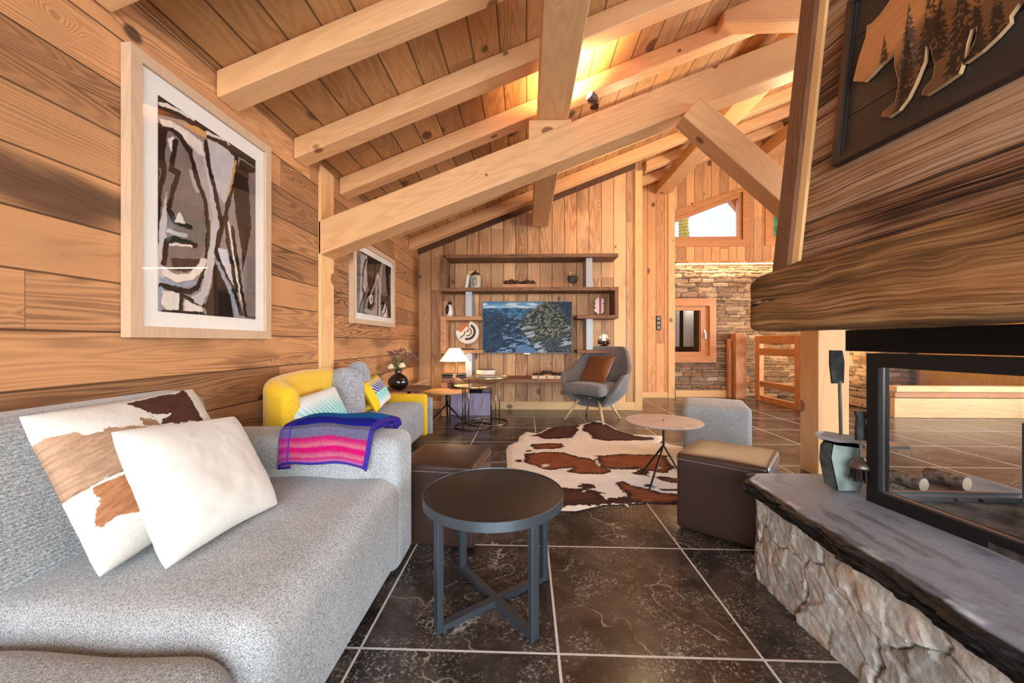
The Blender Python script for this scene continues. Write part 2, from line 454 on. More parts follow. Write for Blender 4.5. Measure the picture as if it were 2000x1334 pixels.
m_beam = wood('beam_pine', srgb(232, 180, 128), srgb(198, 138, 88), 'x', 'z', contrast=.36, ring=7, var=.10, knot=1.05, bump=.1, rough=.5, fiber=.16, kscale=4.2, dark_knot=srgb(120, 70, 44))
m_beam_y = wood('purlin_pine', srgb(228, 180, 128), srgb(194, 136, 86), 'y', 'z', contrast=.4, ring=7, var=.10, knot=1.2, bump=.1, rough=.5, fiber=.16, dark_knot=srgb(110, 64, 42))
m_post = wood('post_pine', srgb(234, 186, 130), srgb(206, 146, 92), 'z', 'x', contrast=.34, ring=5, var=.10, knot=1.0, bump=.1, rough=.5, fiber=.15, dark_knot=srgb(130, 80, 50))
m_wallL = wood('left_wall_boards', srgb(200, 144, 96), srgb(98, 58, 34), 'y', 'z', bw=.205, blen=2.3, a0=.065, contrast=.6, ring=17, ls=.38, ws=4.6, var=.5, knot=.9, gap=.004, streak=.9, bump=.45, fiber=.35)
m_back = wood('back_wall_boards', srgb(226, 174, 124), srgb(140, 88, 50), 'z', 'x', bw=.19, blen=4.1, a0=.02, contrast=.5, ring=9, ls=.4, var=.62, knot=1.0, gap=.006, streak=.6, bump=.3, fiber=.3, dark_knot=srgb(104, 64, 42))
m_gable = wood('gable_boards', srgb(230, 168, 108), srgb(168, 104, 56), 'z', 'x', bw=.16, blen=3.1, a0=.05, contrast=.42, ring=8, var=.4, knot=1.1, gap=.005, bump=.3)
m_ceil = wood('ceiling_boards', srgb(192, 140, 88), srgb(132, 84, 44), 'y', 'x', bw=.185, blen=3.7, contrast=.5, ring=10, var=.28, knot=1.5, gap=.006, bump=.3, kscale=3.6, dark_knot=srgb(70, 40, 26))
m_trim = wood('trim_pine', srgb(238, 192, 132), srgb(206, 150, 92), 'z', 'x', contrast=.36, ring=5, var=.12, knot=.9, bump=.1)
m_trim_x = wood('trim_pine_flat', srgb(240, 196, 138), srgb(208, 154, 98), 'x', 'z', contrast=.36, ring=5, var=.12, knot=.9, bump=.1)
m_winf = wood('window_frame_larch', srgb(214, 146, 90), srgb(170, 102, 56), 'x', 'z', contrast=.4, ring=8, var=.1, knot=.3, bump=.15, rough=.4)
m_gate = wood('gate_larch', srgb(206, 142, 92), srgb(152, 92, 52), 'z', 'y', contrast=.5, ring=9, var=.15, knot=.8, bump=.3)
m_gate_y = wood('gate_larch_rails', srgb(202, 136, 86), srgb(148, 88, 48), 'y', 'z', contrast=.5, ring=9, var=.15, knot=.8, bump=.3)
def old_wood(name, pal, bw=0, a0=0, warp=.0, bump=.8, sc=1.0, seams=True):
    s = N(name); vec, o = s.coords(); L, A, T = o[1], o[2], o[0]
    if bw:
        q = s.M('DIVIDE', s.M('SUBTRACT', A, a0), bw); bid = s.M('FLOOR', q); fr = s.M('SUBTRACT', q, bid)
        rc = s.n('ShaderNodeSeparateColor'); s.L(s.wn(s.comb(bid, 5.0, 1.3))[1], rc.inputs[0]); ra, rb = rc.outputs[0], rc.outputs[1]
        L = s.M('ADD', L, s.M('MULTIPLY', ra, 19.0)); A2 = s.M('ADD', A, s.M('MULTIPLY', rb, 7.0))
    else: A2 = A; ra = rb = None
    wv = s.comb(s.M('MULTIPLY', L, 2.2), s.M('MULTIPLY', A2, 5.5), T)
    w_ = s.M('SUBTRACT', s.noise(wv, 1.0, 3, .5), .5); kn = s.rng(s.vor(s.comb(s.M('MULTIPLY', L, 1.0), s.M('MULTIPLY', A2, 2.0), T), 2.4), .0, .3, 1, 0)
    A3 = s.M('ADD', A2, s.M('ADD', s.M('MULTIPLY', w_, warp), s.M('MULTIPLY', kn, warp * .35)))
    n1 = s.noise(s.comb(s.M('MULTIPLY', L, .9), s.M('MULTIPLY', A3, 16 * sc), T), 1.0, 3, .6)
    n2 = s.noise(s.comb(s.M('MULTIPLY', L, 1.6), s.M('MULTIPLY', A3, 90 * sc), T), 1.0, 3, .65)
    n3 = s.noise(s.comb(s.M('MULTIPLY', L, 6), s.M('MULTIPLY', A3, 320), T), 1.0, 2, .6)
    big = s.noise(s.comb(s.M('MULTIPLY', L, 1.2), s.M('MULTIPLY', A2, 3.5), T), 1.0, 3, .6)
    f = s.M('ADD', s.M('MULTIPLY', n1, .40), s.M('ADD', s.M('MULTIPLY', n2, .55), s.M('MULTIPLY', n3, .25)))
    f = s.M('ADD', f, s.M('MULTIPLY', s.M('SUBTRACT', big, .5), .55))
    if ra is not None: f = s.M('ADD', f, s.M('MULTIPLY', s.M('SUBTRACT', ra, .5), .16))
    cr = s.n('ShaderNodeValToRGB'); e = cr.color_ramp.elements
    pos = (.44, .53, .62, .74)
    while len(e) < 4: e.new(.5)
    for k in range(4): e[k].position = pos[k]; e[k].color = (*srgb(pal[k]), 1)
    s.L(f, cr.inputs[0]); c = cr.outputs[0]
    red = s.rng(s.noise(s.comb(s.M('MULTIPLY', L, .8), s.M('MULTIPLY', A2, 9), T), 1.0, 2, .5), .48, .66, 0, .5)
    c = s.mix(red, c, (1.0, .72, .52), 'MULTIPLY')
    h = s.M('ADD', s.M('MULTIPLY', n2, .8), s.M('MULTIPLY', n3, .3))
    if bw:
        ed = s.M('MINIMUM', fr, s.M('SUBTRACT', 1.0, fr)); g = s.rng(ed, .002 / bw, .006 / bw, 1, 0)
        c = s.mix(s.M('MULTIPLY', g, .7), c, srgb(26, 18, 14)); h = s.M('SUBTRACT', h, s.M('MULTIPLY', g, 1.5))
    s.bump(h, bump, .006)
    return s.out(c, .8, spec=.25)
m_old = old_wood('aged_chimney_boards', [(36, 23, 17), (98, 68, 48), (150, 114, 84), (186, 156, 126)], bw=.235, a0=.12, warp=.03, sc=1.7)
m_mantel = old_wood('mantel_oak', [(62, 40, 24), (112, 78, 46), (148, 108, 68), (182, 144, 100)], warp=.075, bump=.6, sc=1.25)
m_oldtrim = wood('dark_old_trim', srgb(116, 78, 52), srgb(66, 42, 28), 'z', 'y', contrast=.6, ring=14, var=.1, knot=.4, bump=.5, fiber=.5, rough=.7)
m_shelf = wood('shelf_old_wood', srgb(140, 98, 70), srgb(74, 48, 34), 'x', 'z', contrast=.6, ring=12, var=.2, knot=.5, bump=.4, fiber=.4, rough=.65)
m_shelfL = wood('shelf_light_wood', srgb(206, 152, 108), srgb(152, 102, 66), 'x', 'z', contrast=.5, ring=9, var=.2, knot=.5, bump=.3, rough=.6)
# ------------------------------------------------------------ floor
def floor_mat():
    s = N('brown_marble_tiles'); vec, o = s.coords()
    T0, T1 = .676, .688
    qx = s.M('DIVIDE', s.M('SUBTRACT', o[0], .108), T0); qy = s.M('DIVIDE', s.M('SUBTRACT', o[1], 1.306), T1)
    ix, iy = s.M('FLOOR', qx), s.M('FLOOR', qy); fx, fy = s.M('SUBTRACT', qx, ix), s.M('SUBTRACT', qy, iy)
    ex = s.M('MINIMUM', fx, s.M('SUBTRACT', 1.0, fx)); ey = s.M('MINIMUM', fy, s.M('SUBTRACT', 1.0, fy))
    wob = s.M('MULTIPLY', s.M('SUBTRACT', s.noise(vec, 45, 3, .7), .5), .0035)
    e = s.M('ADD', s.M('MINIMUM', ex, ey), wob)
    g = s.rng(e, .0052, .0078, 1, 0)
    rc = s.n('ShaderNodeSeparateColor'); s.L(s.wn(s.comb(ix, iy, 2.0))[1], rc.inputs[0])
    tv = s.comb(s.M('ADD', o[0], s.M('MULTIPLY', rc.outputs[0], 31)), s.M('ADD', o[1], s.M('MULTIPLY', rc.outputs[1], 17)), rc.outputs[2])
    warp = s.n('ShaderNodeVectorMath'); warp.operation = 'MULTIPLY_ADD'
    s.L(s.noise(tv, 2.2, 4, .6, out=1), warp.inputs[0]); warp.inputs[1].default_value = (.55, .55, .55); s.L(tv, warp.inputs[2])
    wv = warp.outputs[0]
    cloud = s.noise(wv, 4, 6, .65)
    c = s.mix(s.rng(cloud, .3, .7), srgb(26, 22, 20), srgb(82, 71, 63))
    fine = s.noise(tv, 90, 3, .8)
    speck = s.M('MULTIPLY', s.rng(fine, .50, .70), s.rng(s.noise(wv, 5, 4, .6), .42, .60))
    c = s.mix(s.M('MULTIPLY', speck, .75), c, srgb(190, 180, 168))
    v1 = s.vor(wv, 2.1, 'DISTANCE_TO_EDGE')
    vm = s.M('MULTIPLY', s.rng(v1, .0, .012, 1, 0), s.rng(s.noise(tv, 3.5, 4, .7), .47, .62))
    c = s.mix(s.M('MULTIPLY', vm, .55), c, srgb(200, 188, 176))
    v2 = s.vor(wv, 9, 'DISTANCE_TO_EDGE')
    vm2 = s.M('MULTIPLY', s.rng(v2, .0, .03, 1, 0), s.rng(s.noise(tv, 6, 4, .7), .5, .66))
    c = s.mix(s.M('MULTIPLY', vm2, .22), c, srgb(150, 136, 124))
    spot_ = s.rng(s.vor(wv, 6), .06, .13, 1, 0)
    c = s.mix(s.M('MULTIPLY', spot_, .5), c, srgb(30, 22, 20))
    c = s.mix(g, c, srgb(214, 208, 200))
    rg = s.M('ADD', .16, s.M('MULTIPLY', fine, .16)); rg = s.M('ADD', rg, s.M('MULTIPLY', g, .5))
    h = s.M('SUBTRACT', s.M('MULTIPLY', cloud, .3), s.M('MULTIPLY', g, .6)); s.bump(h, .18, .003)
    return s.out(c, rg, spec=.5)
o = obj('floor', box(-1.9, 9.2, -3.2, 7.9, -.1, 0), floor_mat()); struct(o)

# ------------------------------------------------------------ ceiling and walls
SL = .385
def cz(x): return 2.54 + SL * (x + 1.70) if x <= 4.6 else 2.54 + SL * (6.3) - SL * (x - 4.6)
bm = NB(); prism_y(bm, [(-1.86, cz(-1.86)), (4.6, cz(4.6)), (9.2, cz(9.2)), (9.2, cz(9.2) + .12), (4.6, cz(4.6) + .12), (-1.86, cz(-1.86) + .12)], -3.2, 7.9)
struct(obj('ceiling', bm, m_ceil))
struct(obj('wall_left', box(-1.86, -1.70, -3.2, 7.9, 0, cz(-1.7) - .004), m_wallL))
# back wall with the shelf: stands to x=1.77, then a recess, then the gable wall
WX = 1.77
bm = NB(); prism_y(bm, [(-1.699, 0), (WX, 0), (WX, cz(WX) - .003), (-1.699, cz(-1.699) - .003)], 6.03, 7.55)
struct(obj('wall_back', bm, m_back))
bm = NB(); prism_y(bm, [(WX, 0), (2.77, 0), (2.77, cz(2.77) - .003), (WX, cz(WX) - .003)], 7.40, 7.60)
struct(obj('wall_recess', bm, m_gable))
struct(obj('trim_1', box(WX - .10, WX + .012, 6.005, 6.03, 0, cz(WX - .1) - .155), m_trim))
struct(obj('trim_2', box(2.67, 2.79, 7.37, 7.40, 0, 3.84), m_trim))
struct(obj('trim_3', box(WX + .013, WX + .085, 7.375, 7.40, 0, 3.86), m_trim))
struct(obj('baseboard_back', box(-1.695, WX - .101, 6.005, 6.03, 0, .125, .004), m_trim_x))
struct(obj('baseboard_recess', box(WX + .086, 2.669, 7.38, 7.40, 0, .10, .003), m_trim_x))
# raking dark cover board along the top of the back wall
bm = NB(); prism_y(bm, [(-1.69, cz(-1.69) - .12), (WX - .1, cz(WX - .1) - .12), (WX - .1, cz(WX - .1) - .005), (-1.69, cz(-1.69) - .005)], 6.0, 6.03)
struct(obj('trim_4', bm, m_oldtrim))

# far gable wall (y 7.6 to 7.8): stone below 2.52, boards and two windows above, one inner window below
GY = 7.6
def gable_piece(bm, poly): prism_y(bm, poly, GY, GY + .18)
XA, XB, ZB = 4.157, 4.686, 3.02
def wz(x): return 3.94 - .38 * abs(x - (XA if x < 4.43 else XB))
bm = NB()
gable_piece(bm, [(2.70, 2.54), (9.1, 2.54), (9.1, ZB), (2.70, ZB)])
gable_piece(bm, [(2.70, wz(2.7)), (XA, wz(XA)), (XA, cz(XA)), (2.70, cz(2.70))])
gable_piece(bm, [(XA, ZB), (XB, ZB), (XB, cz(XB)), (4.6, cz(4.6)), (XA, cz(XA))])
gable_piece(bm, [(XB, wz(XB)), (6.3, wz(6.3)), (6.3, cz(6.3)), (XB, cz(XB))])
gable_piece(bm, [(6.3, ZB), (9.1, 3.06), (9.1, cz(9.1)), (6.3, cz(6.3))])
struct(obj('wall_gable', bm, m_gable))
m_glass = glass('window_glass')
def trap_frame(bm, P, t, y0, y1):
    """frame of width t inside the polygon P"""
    c = Vector((sum(p[0] for p in P) / len(P), sum(p[1] for p in P) / len(P)))
    n = len(P); Q = []
    for i in range(n):
        p0, p1, p2 = Vector(P[i - 1]), Vector(P[i]), Vector(P[(i + 1) % n])
        d1 = (p1 - p0).normalized(); d2 = (p2 - p1).normalized()
        n1 = Vector((-d1.y, d1.x)); n2 = Vector((-d2.y, d2.x))
        if n1.dot(c - p1) < 0: n1 = -n1
        if n2.dot(c - p1) < 0: n2 = -n2
        b = (n1 + n2).normalized(); Q.append(p1 + b * t / max(.2, b.dot(n1)))
    for i in range(n):
        j = (i + 1) % n
        prism_y(bm, [tuple(P[i]), tuple(P[j]), tuple(Q[j]), tuple(Q[i])], y0, y1)
    return Q
for k, (xa, xb) in enumerate(((2.81, XA), (XB, 6.28))):
    P = [(xa, ZB), (xb, ZB), (xb, wz(xb)), (xa, wz(xa))]
    W = thing('window_%d' % (k + 1), None, None); struct(W)
    bm = NB(); Q = trap_frame(bm, P, .07, GY + .02, GY + .10); obj('window_frame', bm, m_winf, W)
    bm = NB(); prism_y(bm, [tuple(q) for q in Q], GY + .055, GY + .065); obj('pane', bm, m_glass, W)
    bm = NB(); P2 = [(xa - .11, ZB - .13), (xb + .12, ZB - .13), (xb + .12, wz(xb) + .12), (xa - .11, wz(xa) + .11)]
    P1 = [(xa, ZB), (xb, ZB), (xb, wz(xb)), (xa, wz(xa))]
    for i in range(4):
        j = (i + 1) % 4; prism_y(bm, [P2[i], P2[j], P1[j], P1[i]], GY - .025, GY + .02)
    obj('window_casing', bm, m_winf, W)
# stone part of the far wall, with a niche-window at the lower left
def stone_wall(name, x0, x1, z0, z1, y, seed, hole=None, dx=.014, axis='x', front=-1):
    nu, nv = int((x1 - x0) / dx), int((z1 - z0) / dx)
    rs = np.random.RandomState(seed); rows = [z0]
    while rows[-1] < z1: rows.append(rows[-1] + rs.uniform(.04, .10))
    rows = np.array(rows)
    joints = []; cols = []
    for r in rows:
        j = [x0 - rs.uniform(0, .3)]
        while j[-1] < x1: j.append(j[-1] + rs.uniform(.12, .40))
        joints.append(np.array(j)); cols.append(rs.rand(len(j), 4))
    def data(U, V):
        X = x0 + U * (x1 - x0); Z = z0 + V * (z1 - z0)
        Xw = X + (fbm(X * 9, Z * 9, seed) - .5) * .05; Zw = Z + (fbm(X * 7, Z * 7, seed + 5) - .5) * .045
        ri = np.clip(np.searchsorted(rows, Zw) - 1, 0, len(rows) - 2)
        ez = np.minimum(Zw - rows[ri], rows[ri + 1] - Zw)
        ex = np.zeros_like(X); rr = np.zeros(X.shape + (4,))
        for k in range(len(rows) - 1):
            m = ri == k
            if not m.any(): continue
            j = joints[k]; ji = np.clip(np.searchsorted(j, Xw[m]) - 1, 0, len(j) - 2)
            ex[m] = np.minimum(Xw[m] - j[ji], j[ji + 1] - Xw[m]); rr[m] = cols[k][ji]
        e = np.minimum(ex, ez)
        return X, Z, e, rr
    def pos(U, V):
        X, Z, e, rr = data(U, V)
        d = sm(-.002, .012, e) * (.022 + .03 * rr[..., 0]) + .012 * fbm(X * 22, Z * 22, seed + 9)
        return (X, y + front * d, Z) if axis == 'x' else (y + front * d, X, Z)
    def colr(U, V):
        X, Z, e, rr = data(U, V)
        a = np.array(srgb(164, 134, 108)); b = np.array(srgb(128, 106, 90)); c2 = np.array(srgb(182, 154, 128)); d2 = np.array(srgb(150, 112, 82))
        t = rr[..., 1:2]; cc = a * (1 - t) + b * t
        cc = np.where(rr[..., 2:3] > .7, c2, cc); cc = np.where(rr[..., 3:4] > .85, d2, cc)
        f = (.7 + .6 * fbm(X * 30, Z * 60, seed + 3))[..., None]
        return cc * f * (1 - .75 * (1 - sm(0, .008, e)))[..., None]
    def cull(U, V):
        if not hole: return np.ones(U.shape, bool)
        X = x0 + U * (x1 - x0); Z = z0 + V * (z1 - z0)
        return ~((X > hole[0]) & (X < hole[1]) & (Z > hole[2]) & (Z < hole[3]))
    return grid_obj(name, fgrid(nu, nv, pos, colr, cull), m_stonewall)
m_stonewall = attr_mat('ledge_stone', .85, bump=.6, bscale=45)
o = stone_wall('wall_stone', 2.79, 7.2, 0.0, 2.54, GY, 3, hole=(2.82, 3.52, .72, 1.82)); struct(o)
bm = NB()
bx(bm, 2.70, 9.1, GY + .02, GY + .18, 0, .70); bx(bm, 2.70, 9.1, GY + .02, GY + .18, 1.84, 2.54); bx(bm, 3.54, 9.1, GY + .02, GY + .18, .70, 1.84)
struct(obj('wall_gable_core', bm, plain('grey_mortar', srgb(90, 78, 68), .9)))
struct(obj('baseboard_stone', box(2.862, 4.1, GY - .075, GY - .055, 0, .125, .003), m_trim_x))
W = thing('window_3', None, None); struct(W)
bm = NB()
for a in ((2.80, 3.62, .66, .78), (2.80, 3.62, 1.74, 1.88), (3.50, 3.62, .78, 1.74)): bx(bm, a[0], a[1], GY - .09, GY + .03, a[2], a[3])
obj('window_casing', bm, m_winf, W)
bm = NB()
for a in ((2.80, 3.50, .78, .86), (2.80, 3.50, 1.66, 1.74), (3.36, 3.50, .86, 1.66)): bx(bm, a[0], a[1], GY - .02, GY + .05, a[2], a[3])
obj('window_frame', bm, m_winf, W)
obj('pane', box(2.80, 3.36, GY + .01, GY + .02, .86, 1.66), m_glass, W)
m_steel = plain('brushed_steel', srgb(190, 190, 192), .35, 1.0)
bm = NB(); bx(bm, 3.42, 3.445, GY - .035, GY - .02, 1.16, 1.28); bx(bm, 3.424, 3.44, GY - .06, GY - .035, 1.20, 1.22); bx(bm, 3.422, 3.442, GY - .07, GY - .055, 1.11, 1.225)
obj('handle', bm, m_steel, [c_ for c_ in W.children if c_.name.startswith('window_frame')][0])
# small room behind the inner window
m_dark = plain('dark_room_wood', srgb(96, 62, 42), .7, nz=.2, nscale=6)
bm = NB(); bx(bm, 2.3, 4.6, 9.0, 9.1, 0, 2.5); bx(bm, 2.2, 2.3, 7.8, 9.1, 0, 2.5); bx(bm, 4.6, 4.7, 7.8, 9.1, 0, 2.5); bx(bm, 2.2, 4.7, 7.8, 9.1, 2.5, 2.6); bx(bm, 2.2, 4.7, 7.8, 9.1, -.1, 0)
struct(obj('wall_inner_room', bm, m_dark))
def curtain(x0, x1, label):
    def pos(U, V):
        return x0 + U * (x1 - x0), 8.35 + .03 * np.sin(U * 34) , .95 + V * 1.0
    o = grid_obj('curtain', fgrid(60, 4, pos), plain('white_curtain', srgb(225, 222, 222), .9)); o['label'] = label; o['category'] = 'curtain'; o['group'] = 'curtains behind the inner window'
curtain(3.06, 3.26, 'white curtain hanging behind the small inner window, nearer its hinge side')
curtain(3.34, 3.56, 'white curtain hanging behind the small inner window, nearer its handle')
point('inner_room_lamp', (3.4, 8.1, 1.95), 9, (1, .85, .7), .1)

# right and rear walls of the room (with glazing openings)
bm = NB()
bx(bm, 7.4, 7.56, -3.2, -1.6, 0, 3.2); bx(bm, 7.4, 7.56, 5.2, 7.9, 0, 3.2); bx(bm, 7.4, 7.56, -1.6, 5.2, 0, .25); bx(bm, 7.4, 7.56, -1.6, 5.2, 2.75, 3.2)
bx(bm, 7.4, 7.56, -3.2, 7.9, 3.2, cz(7.4) - .002)
struct(obj('wall_right', bm, m_gable))
bm = NB()
prism_y(bm, [(-1.7, 0), (-1.5, 0), (-1.5, 2.5), (-1.7, 2.5)], -3.2, -3.05)
prism_y(bm, [(-1.5, 0), (3.9, 0), (3.9, .3), (-1.5, .3)], -3.2, -3.05)
prism_y(bm, [(3.9, 0), (7.4, 0), (7.4, 2.5), (3.9, 2.5)], -3.2, -3.05)
prism_y(bm, [(-1.7, 2.5), (7.4, 2.5), (7.4, cz(7.4)), (4.6, cz(4.6)), (-1.7, cz(-1.7))], -3.2, -3.05)
struct(obj('wall_rear', bm, m_back))

# ------------------------------------------------------------ roof timbers
th = math.atan(SL)
def rafter(y, x0=-1.698, x1=4.45, label='', w_=.15, h=.15, name='roof_rafter', dz=0, mat=None, grp='sloping pine rafters under the ceiling', r=.006):
    L = (x1 - x0) / math.cos(th)
    bm = box(0, L, -w_ / 2, w_ / 2, -h * math.cos(th), -.001, r, 1)
    for v in bm.verts:                       # plumb-cut ends
        if v.co.x < L / 2: v.co.x += v.co.z * math.tan(th)
    o = obj(name, bm, mat or m_beam, loc=(x0, y + w_ / 2, cz(x0) + dz), rot=(0, -th, 0))
    return tag(o, label, 'rafter', grp)
raf = [(1.37, 'pale pine rafter cut by the top left corner, over the near end of the sofa'),
       (2.055, 'pale pine rafter ending above the upper right edge of the large framed painting'),
       (2.76, 'pale pine rafter ending between the large painting and the wall post'),
       (3.45, 'pale pine rafter just above and behind the heavy truss beam'),
       (4.14, 'pine rafter next behind the small black ceiling spotlight'),
       (4.83, 'pine rafter seen beneath the truss beam, second from the shelf wall'),
       (5.52, 'pine rafter seen beneath the truss beam, ending right beside the shelf wall'),
       (6.21, 'pine rafter over the recess past the shelf wall'),
       (6.90, 'last pine rafter before the stone gable wall')]
for y, lb in raf:
    if y > 6.1: rafter(y, 1.9, 4.45, lb)
    else: rafter(y, label=lb)
for y in (5.52, 6.21, 6.90, 4.83):   # right roof slope
    x0, x1 = 4.75, 7.35; L = (x1 - x0) / math.cos(th)
    o = obj('roof_rafter', box(0, L, 0, .15, -.15, -.001, .006, 1), m_beam, loc=(x0, y, cz(x0) - .002), rot=(0, th, 0))
    tag(o, 'pine rafter on the far roof slope beyond the chimney', 'rafter', 'rafters on the far roof slope')
# heavy sloping truss beam at y 3.09
xb0, xb1 = -1.698, 2.34
zt = lambda x: 2.035 + .3735 * (x + 1.70)
tb = math.atan(.3735)
L = (xb1 - xb0) / math.cos(tb)
bm = box(0, L, 0, .22, -.262, 0, .008, 2)
for v in bm.verts:
    if v.co.x < L / 2: v.co.x += v.co.z * math.tan(tb)
o = obj('truss_beam', bm, m_beam, loc=(xb0, 3.09, zt(xb0)), rot=(0, -tb, 0))
tag(o, 'heavy sloping pine truss beam crossing the room from the wall post to the chimney', 'beam')
o = obj('wall_post', box(-1.699, -1.675, 3.09, 3.31, 0, 2.50, .004, 1), m_post)
tag(o, 'flat pine post on the left wall between the two paintings, carrying the truss beam', 'post')
o = obj('roof_post', box(2.267, 2.50, 3.09, 3.29, 0, 3.60, .006, 2), m_post)
tag(o, 'square pale pine post standing behind the stone hearth', 'post')
# brace from the beam down to the post
def beam_between(name, p, q, wy, h, y0, mat, label, cat='brace', r=.008, cut=0):
    p, q = Vector((p[0], 0, p[1])), Vector((q[0], 0, q[1])); d = q - p; L = d.length
    a = -math.atan2(d.z, d.x)
    bm = box(0, L, 0, wy, -h / 2, h / 2, r, 2)
    o = obj(name, bm, mat, loc=(p.x, y0, p.z), rot=(0, a, 0)); return tag(o, label, cat)
pA = atY(1352, 206, 2.985); pB = atY(1546, 378, 2.985)
beam_between('knee_brace', (pA.x, pA.z), (2.42, pB.z + (2.42 - pB.x) * (pB.z - pA.z) / (pB.x - pA.x)), .17, .20, 2.985, m_beam, 'pale pine knee brace slanting down right from the truss beam to the post')
# purlins along y
def purlin(x0, x1, zb, zt_, y0, y1, label):
    o = obj('purlin', box(x0, x1, y0, y1, zb, zt_, .008, 2), m_beam_y); return tag(o, label, 'purlin')
purlin(.09, .335, 2.83, 3.06, -3.0, 3.20, 'broad pine purlin running overhead towards the camera and resting on the truss beam')
purlin(.09, .335, 2.83, 3.06, 3.32, 5.99, 'pine purlin continuing behind the truss beam to the shelf wall')
o = obj('bearing_block', box(.02, .36, 3.10, 3.28, 2.68, 2.828, .004, 1), m_beam); tag(o, 'small pine block between truss beam and overhead purlin', 'block')
purlin(2.43, 2.70, 3.84, 4.02, 3.30, 7.39, 'pine purlin high above the recess, running to the gable end behind the knee brace')
o = obj('collar_beam', box(1.66, 4.2, 3.315, 3.46, 3.74, 3.96, .012, 2), m_beam); tag(o, 'horizontal pine collar beam high behind the top end of the truss beam', 'beam')
purlin(4.48, 4.74, 4.55, 4.80, 3.3, 7.58, 'pine ridge purlin at the very top of the roof')

# ------------------------------------------------------------ outside: snowy slope, larch and pine
def slope_pos(U, V):
    X = -14 + U * 50; Yy = 12 + V * 30
    return X, Yy, -2 + V * 30 + 2.5 * fbm(U * 6, V * 5, 4) + 1.2 * fbm(U * 30, V * 20, 9)
def slope_col(U, V):
    f = sm(.45, .6, fbm(U * 60, V * 30, 8))[..., None]
    return np.array((.42, .45, .50)) * (1 - f * .5) + np.array((.30, .28, .26)) * f * .35
o = grid_obj('ground_outside', fgrid(120, 90, slope_pos, slope_col), attr_mat('snowy_slope', .9)); struct(o)
def conifer(x, y, zb, h, r, cmat, label):
    t = thing('conifer', label, 'tree', (x, y, zb)); rng = random.Random(int(x * 10))
    bm = NB(); lathe(bm, [(.09, 0), (.03, h)], 8); obj('trunk', bm, plain('bark', srgb(90, 66, 48), .9), t)
    bm = NB()
    for i in range(60):
        z = h * (.1 + .9 * i / 60); rr = max(.14, r * (1 - i / 61) ** .8)
        for k in range(14):
            a = rng.uniform(0, 6.28); q = rr * rng.uniform(.55, 1)
            blob(bm, Vector((math.cos(a) * q * .6, math.sin(a) * q * .6, z - .1 * q)), max(.09, q * .34), 6, 4, (1, 1, .8))
    obj('foliage', bm, cmat, t)
conifer(5.05, 12.6, -.5, 6.9, .40, plain('larch_yellow', srgb(140, 120, 44), .9, nz=.4, nscale=12), 'slim yellow larch outside the large gable window')
conifer(8.45, 13.2, -.5, 7.1, 1.7, plain('pine_green', srgb(60, 100, 48), .9, nz=.4, nscale=12), 'broad green pine outside the gable window half hidden by the chimney')
beam_between('eave_brace', (3.80, 4.20), (4.44, 3.44), .12, .13, 7.785, m_winf, 'slanting outer roof brace seen through the large gable window', 'brace')
# ------------------------------------------------------------ fireplace
DV = Vector((.103, -.997)); LEAN = .105
def chx(y, z): return 1.12 + (1.62 - y) * .1033 + LEAN * (z - 1.37)
def ch_prism(bm, y0, y1, dx0, dx1, z0, z1):
    P = [(chx(y0, z0) + dx0, y0, z0), (chx(y1, z0) + dx0, y1, z0), (chx(y1, z1) + dx0, y1, z1), (chx(y0, z1) + dx0, y0, z1)]
    Q = [((x + dx1 - dx0) if dx1 < .2 else dx1, y, z) for x, y, z in P]
    a = [bm.verts.new(p) for p in P]; b = [bm.verts.new(q) for q in Q]
    bm.faces.new(a); bm.faces.new(b[::-1])
    for i in range(4): bm.faces.new((a[i], a[(i + 1) % 4], b[(i + 1) % 4], b[i]))
T = thing('chimney_breast', 'chimney breast clad in weathered reclaimed boards above the rough mantel', 'chimney')
bm = NB(); ch_prism(bm, -.6, 1.62, 0, 2.05, 1.30, 3.58); obj('cladding', bm, m_old, T)
bm = NB(); ch_prism(bm, 1.621, 1.655, -.012, .03, 1.30, 3.58); obj('corner_strip', bm, m_trim, T)['label'] = 'pale new pine corner strip'
bm = NB(); ch_prism(bm, 1.656, 1.735, -.03, .03, 1.30, 3.58); obj('corner_board', bm, m_oldtrim, T)['label'] = 'dark old corner board'
bm = NB(); bx(bm, 1.30, 2.05, 1.656, 1.735, 1.30, 3.50); obj('side_board', bm, m_oldtrim, T)
# mantel beam
def mant(p):
    s = p.y; u = (.95 - s)           # s=+.95 is the far end; u = distance from far end
    z = p.z; x = p.x
    if z > 0: z -= .035 * max(0, 1 - u / .28)
    nz = fbm(np.array([s * 6.0]), np.array([z * 9.0 + 3]), 5)[0] - .5
    n2 = fbm(np.array([s * 2.2]), np.array([x * 4.0 + 9]), 8)[0] - .5
    if x < -.05: x += nz * .012
    if z > .08: z += n2 * .05 + .01 * nz; 
    if z > .08 and x < -.06: x += .01 + .03 * n2
    if z < -.1: z += n2 * .02
    if u < .06: x += .012 * (1 - u / .06)
    return (x, s, z)
bm = soft_box(.16, .95, .1325, .022, k=3, m=70, fn=mant)
o = obj('mantel_beam', bm, m_mantel, smooth=True, loc=(1.0 + .16 + .097, 1.82 - .95, 1.232), rot=(0, 0, math.atan2(.103, .997)))
tag(o, 'massive rough-hewn oak mantel beam over the fireplace glass', 'mantel')
m_black = plain('black_steel', srgb(22, 21, 21), .4, spec=.4)
m_blackm = plain('matt_black', srgb(14, 13, 13), .6, spec=.3)
T = FP = thing('fireplace', 'black framed glass fireplace insert standing on the slate hearth slab', 'fireplace')
bm = NB(); bx(bm, 1.36, 1.93, -.4, 1.70, 1.012, 1.10); obj('hood', bm, m_blackm, T)
ang = math.atan2(.149, .989)
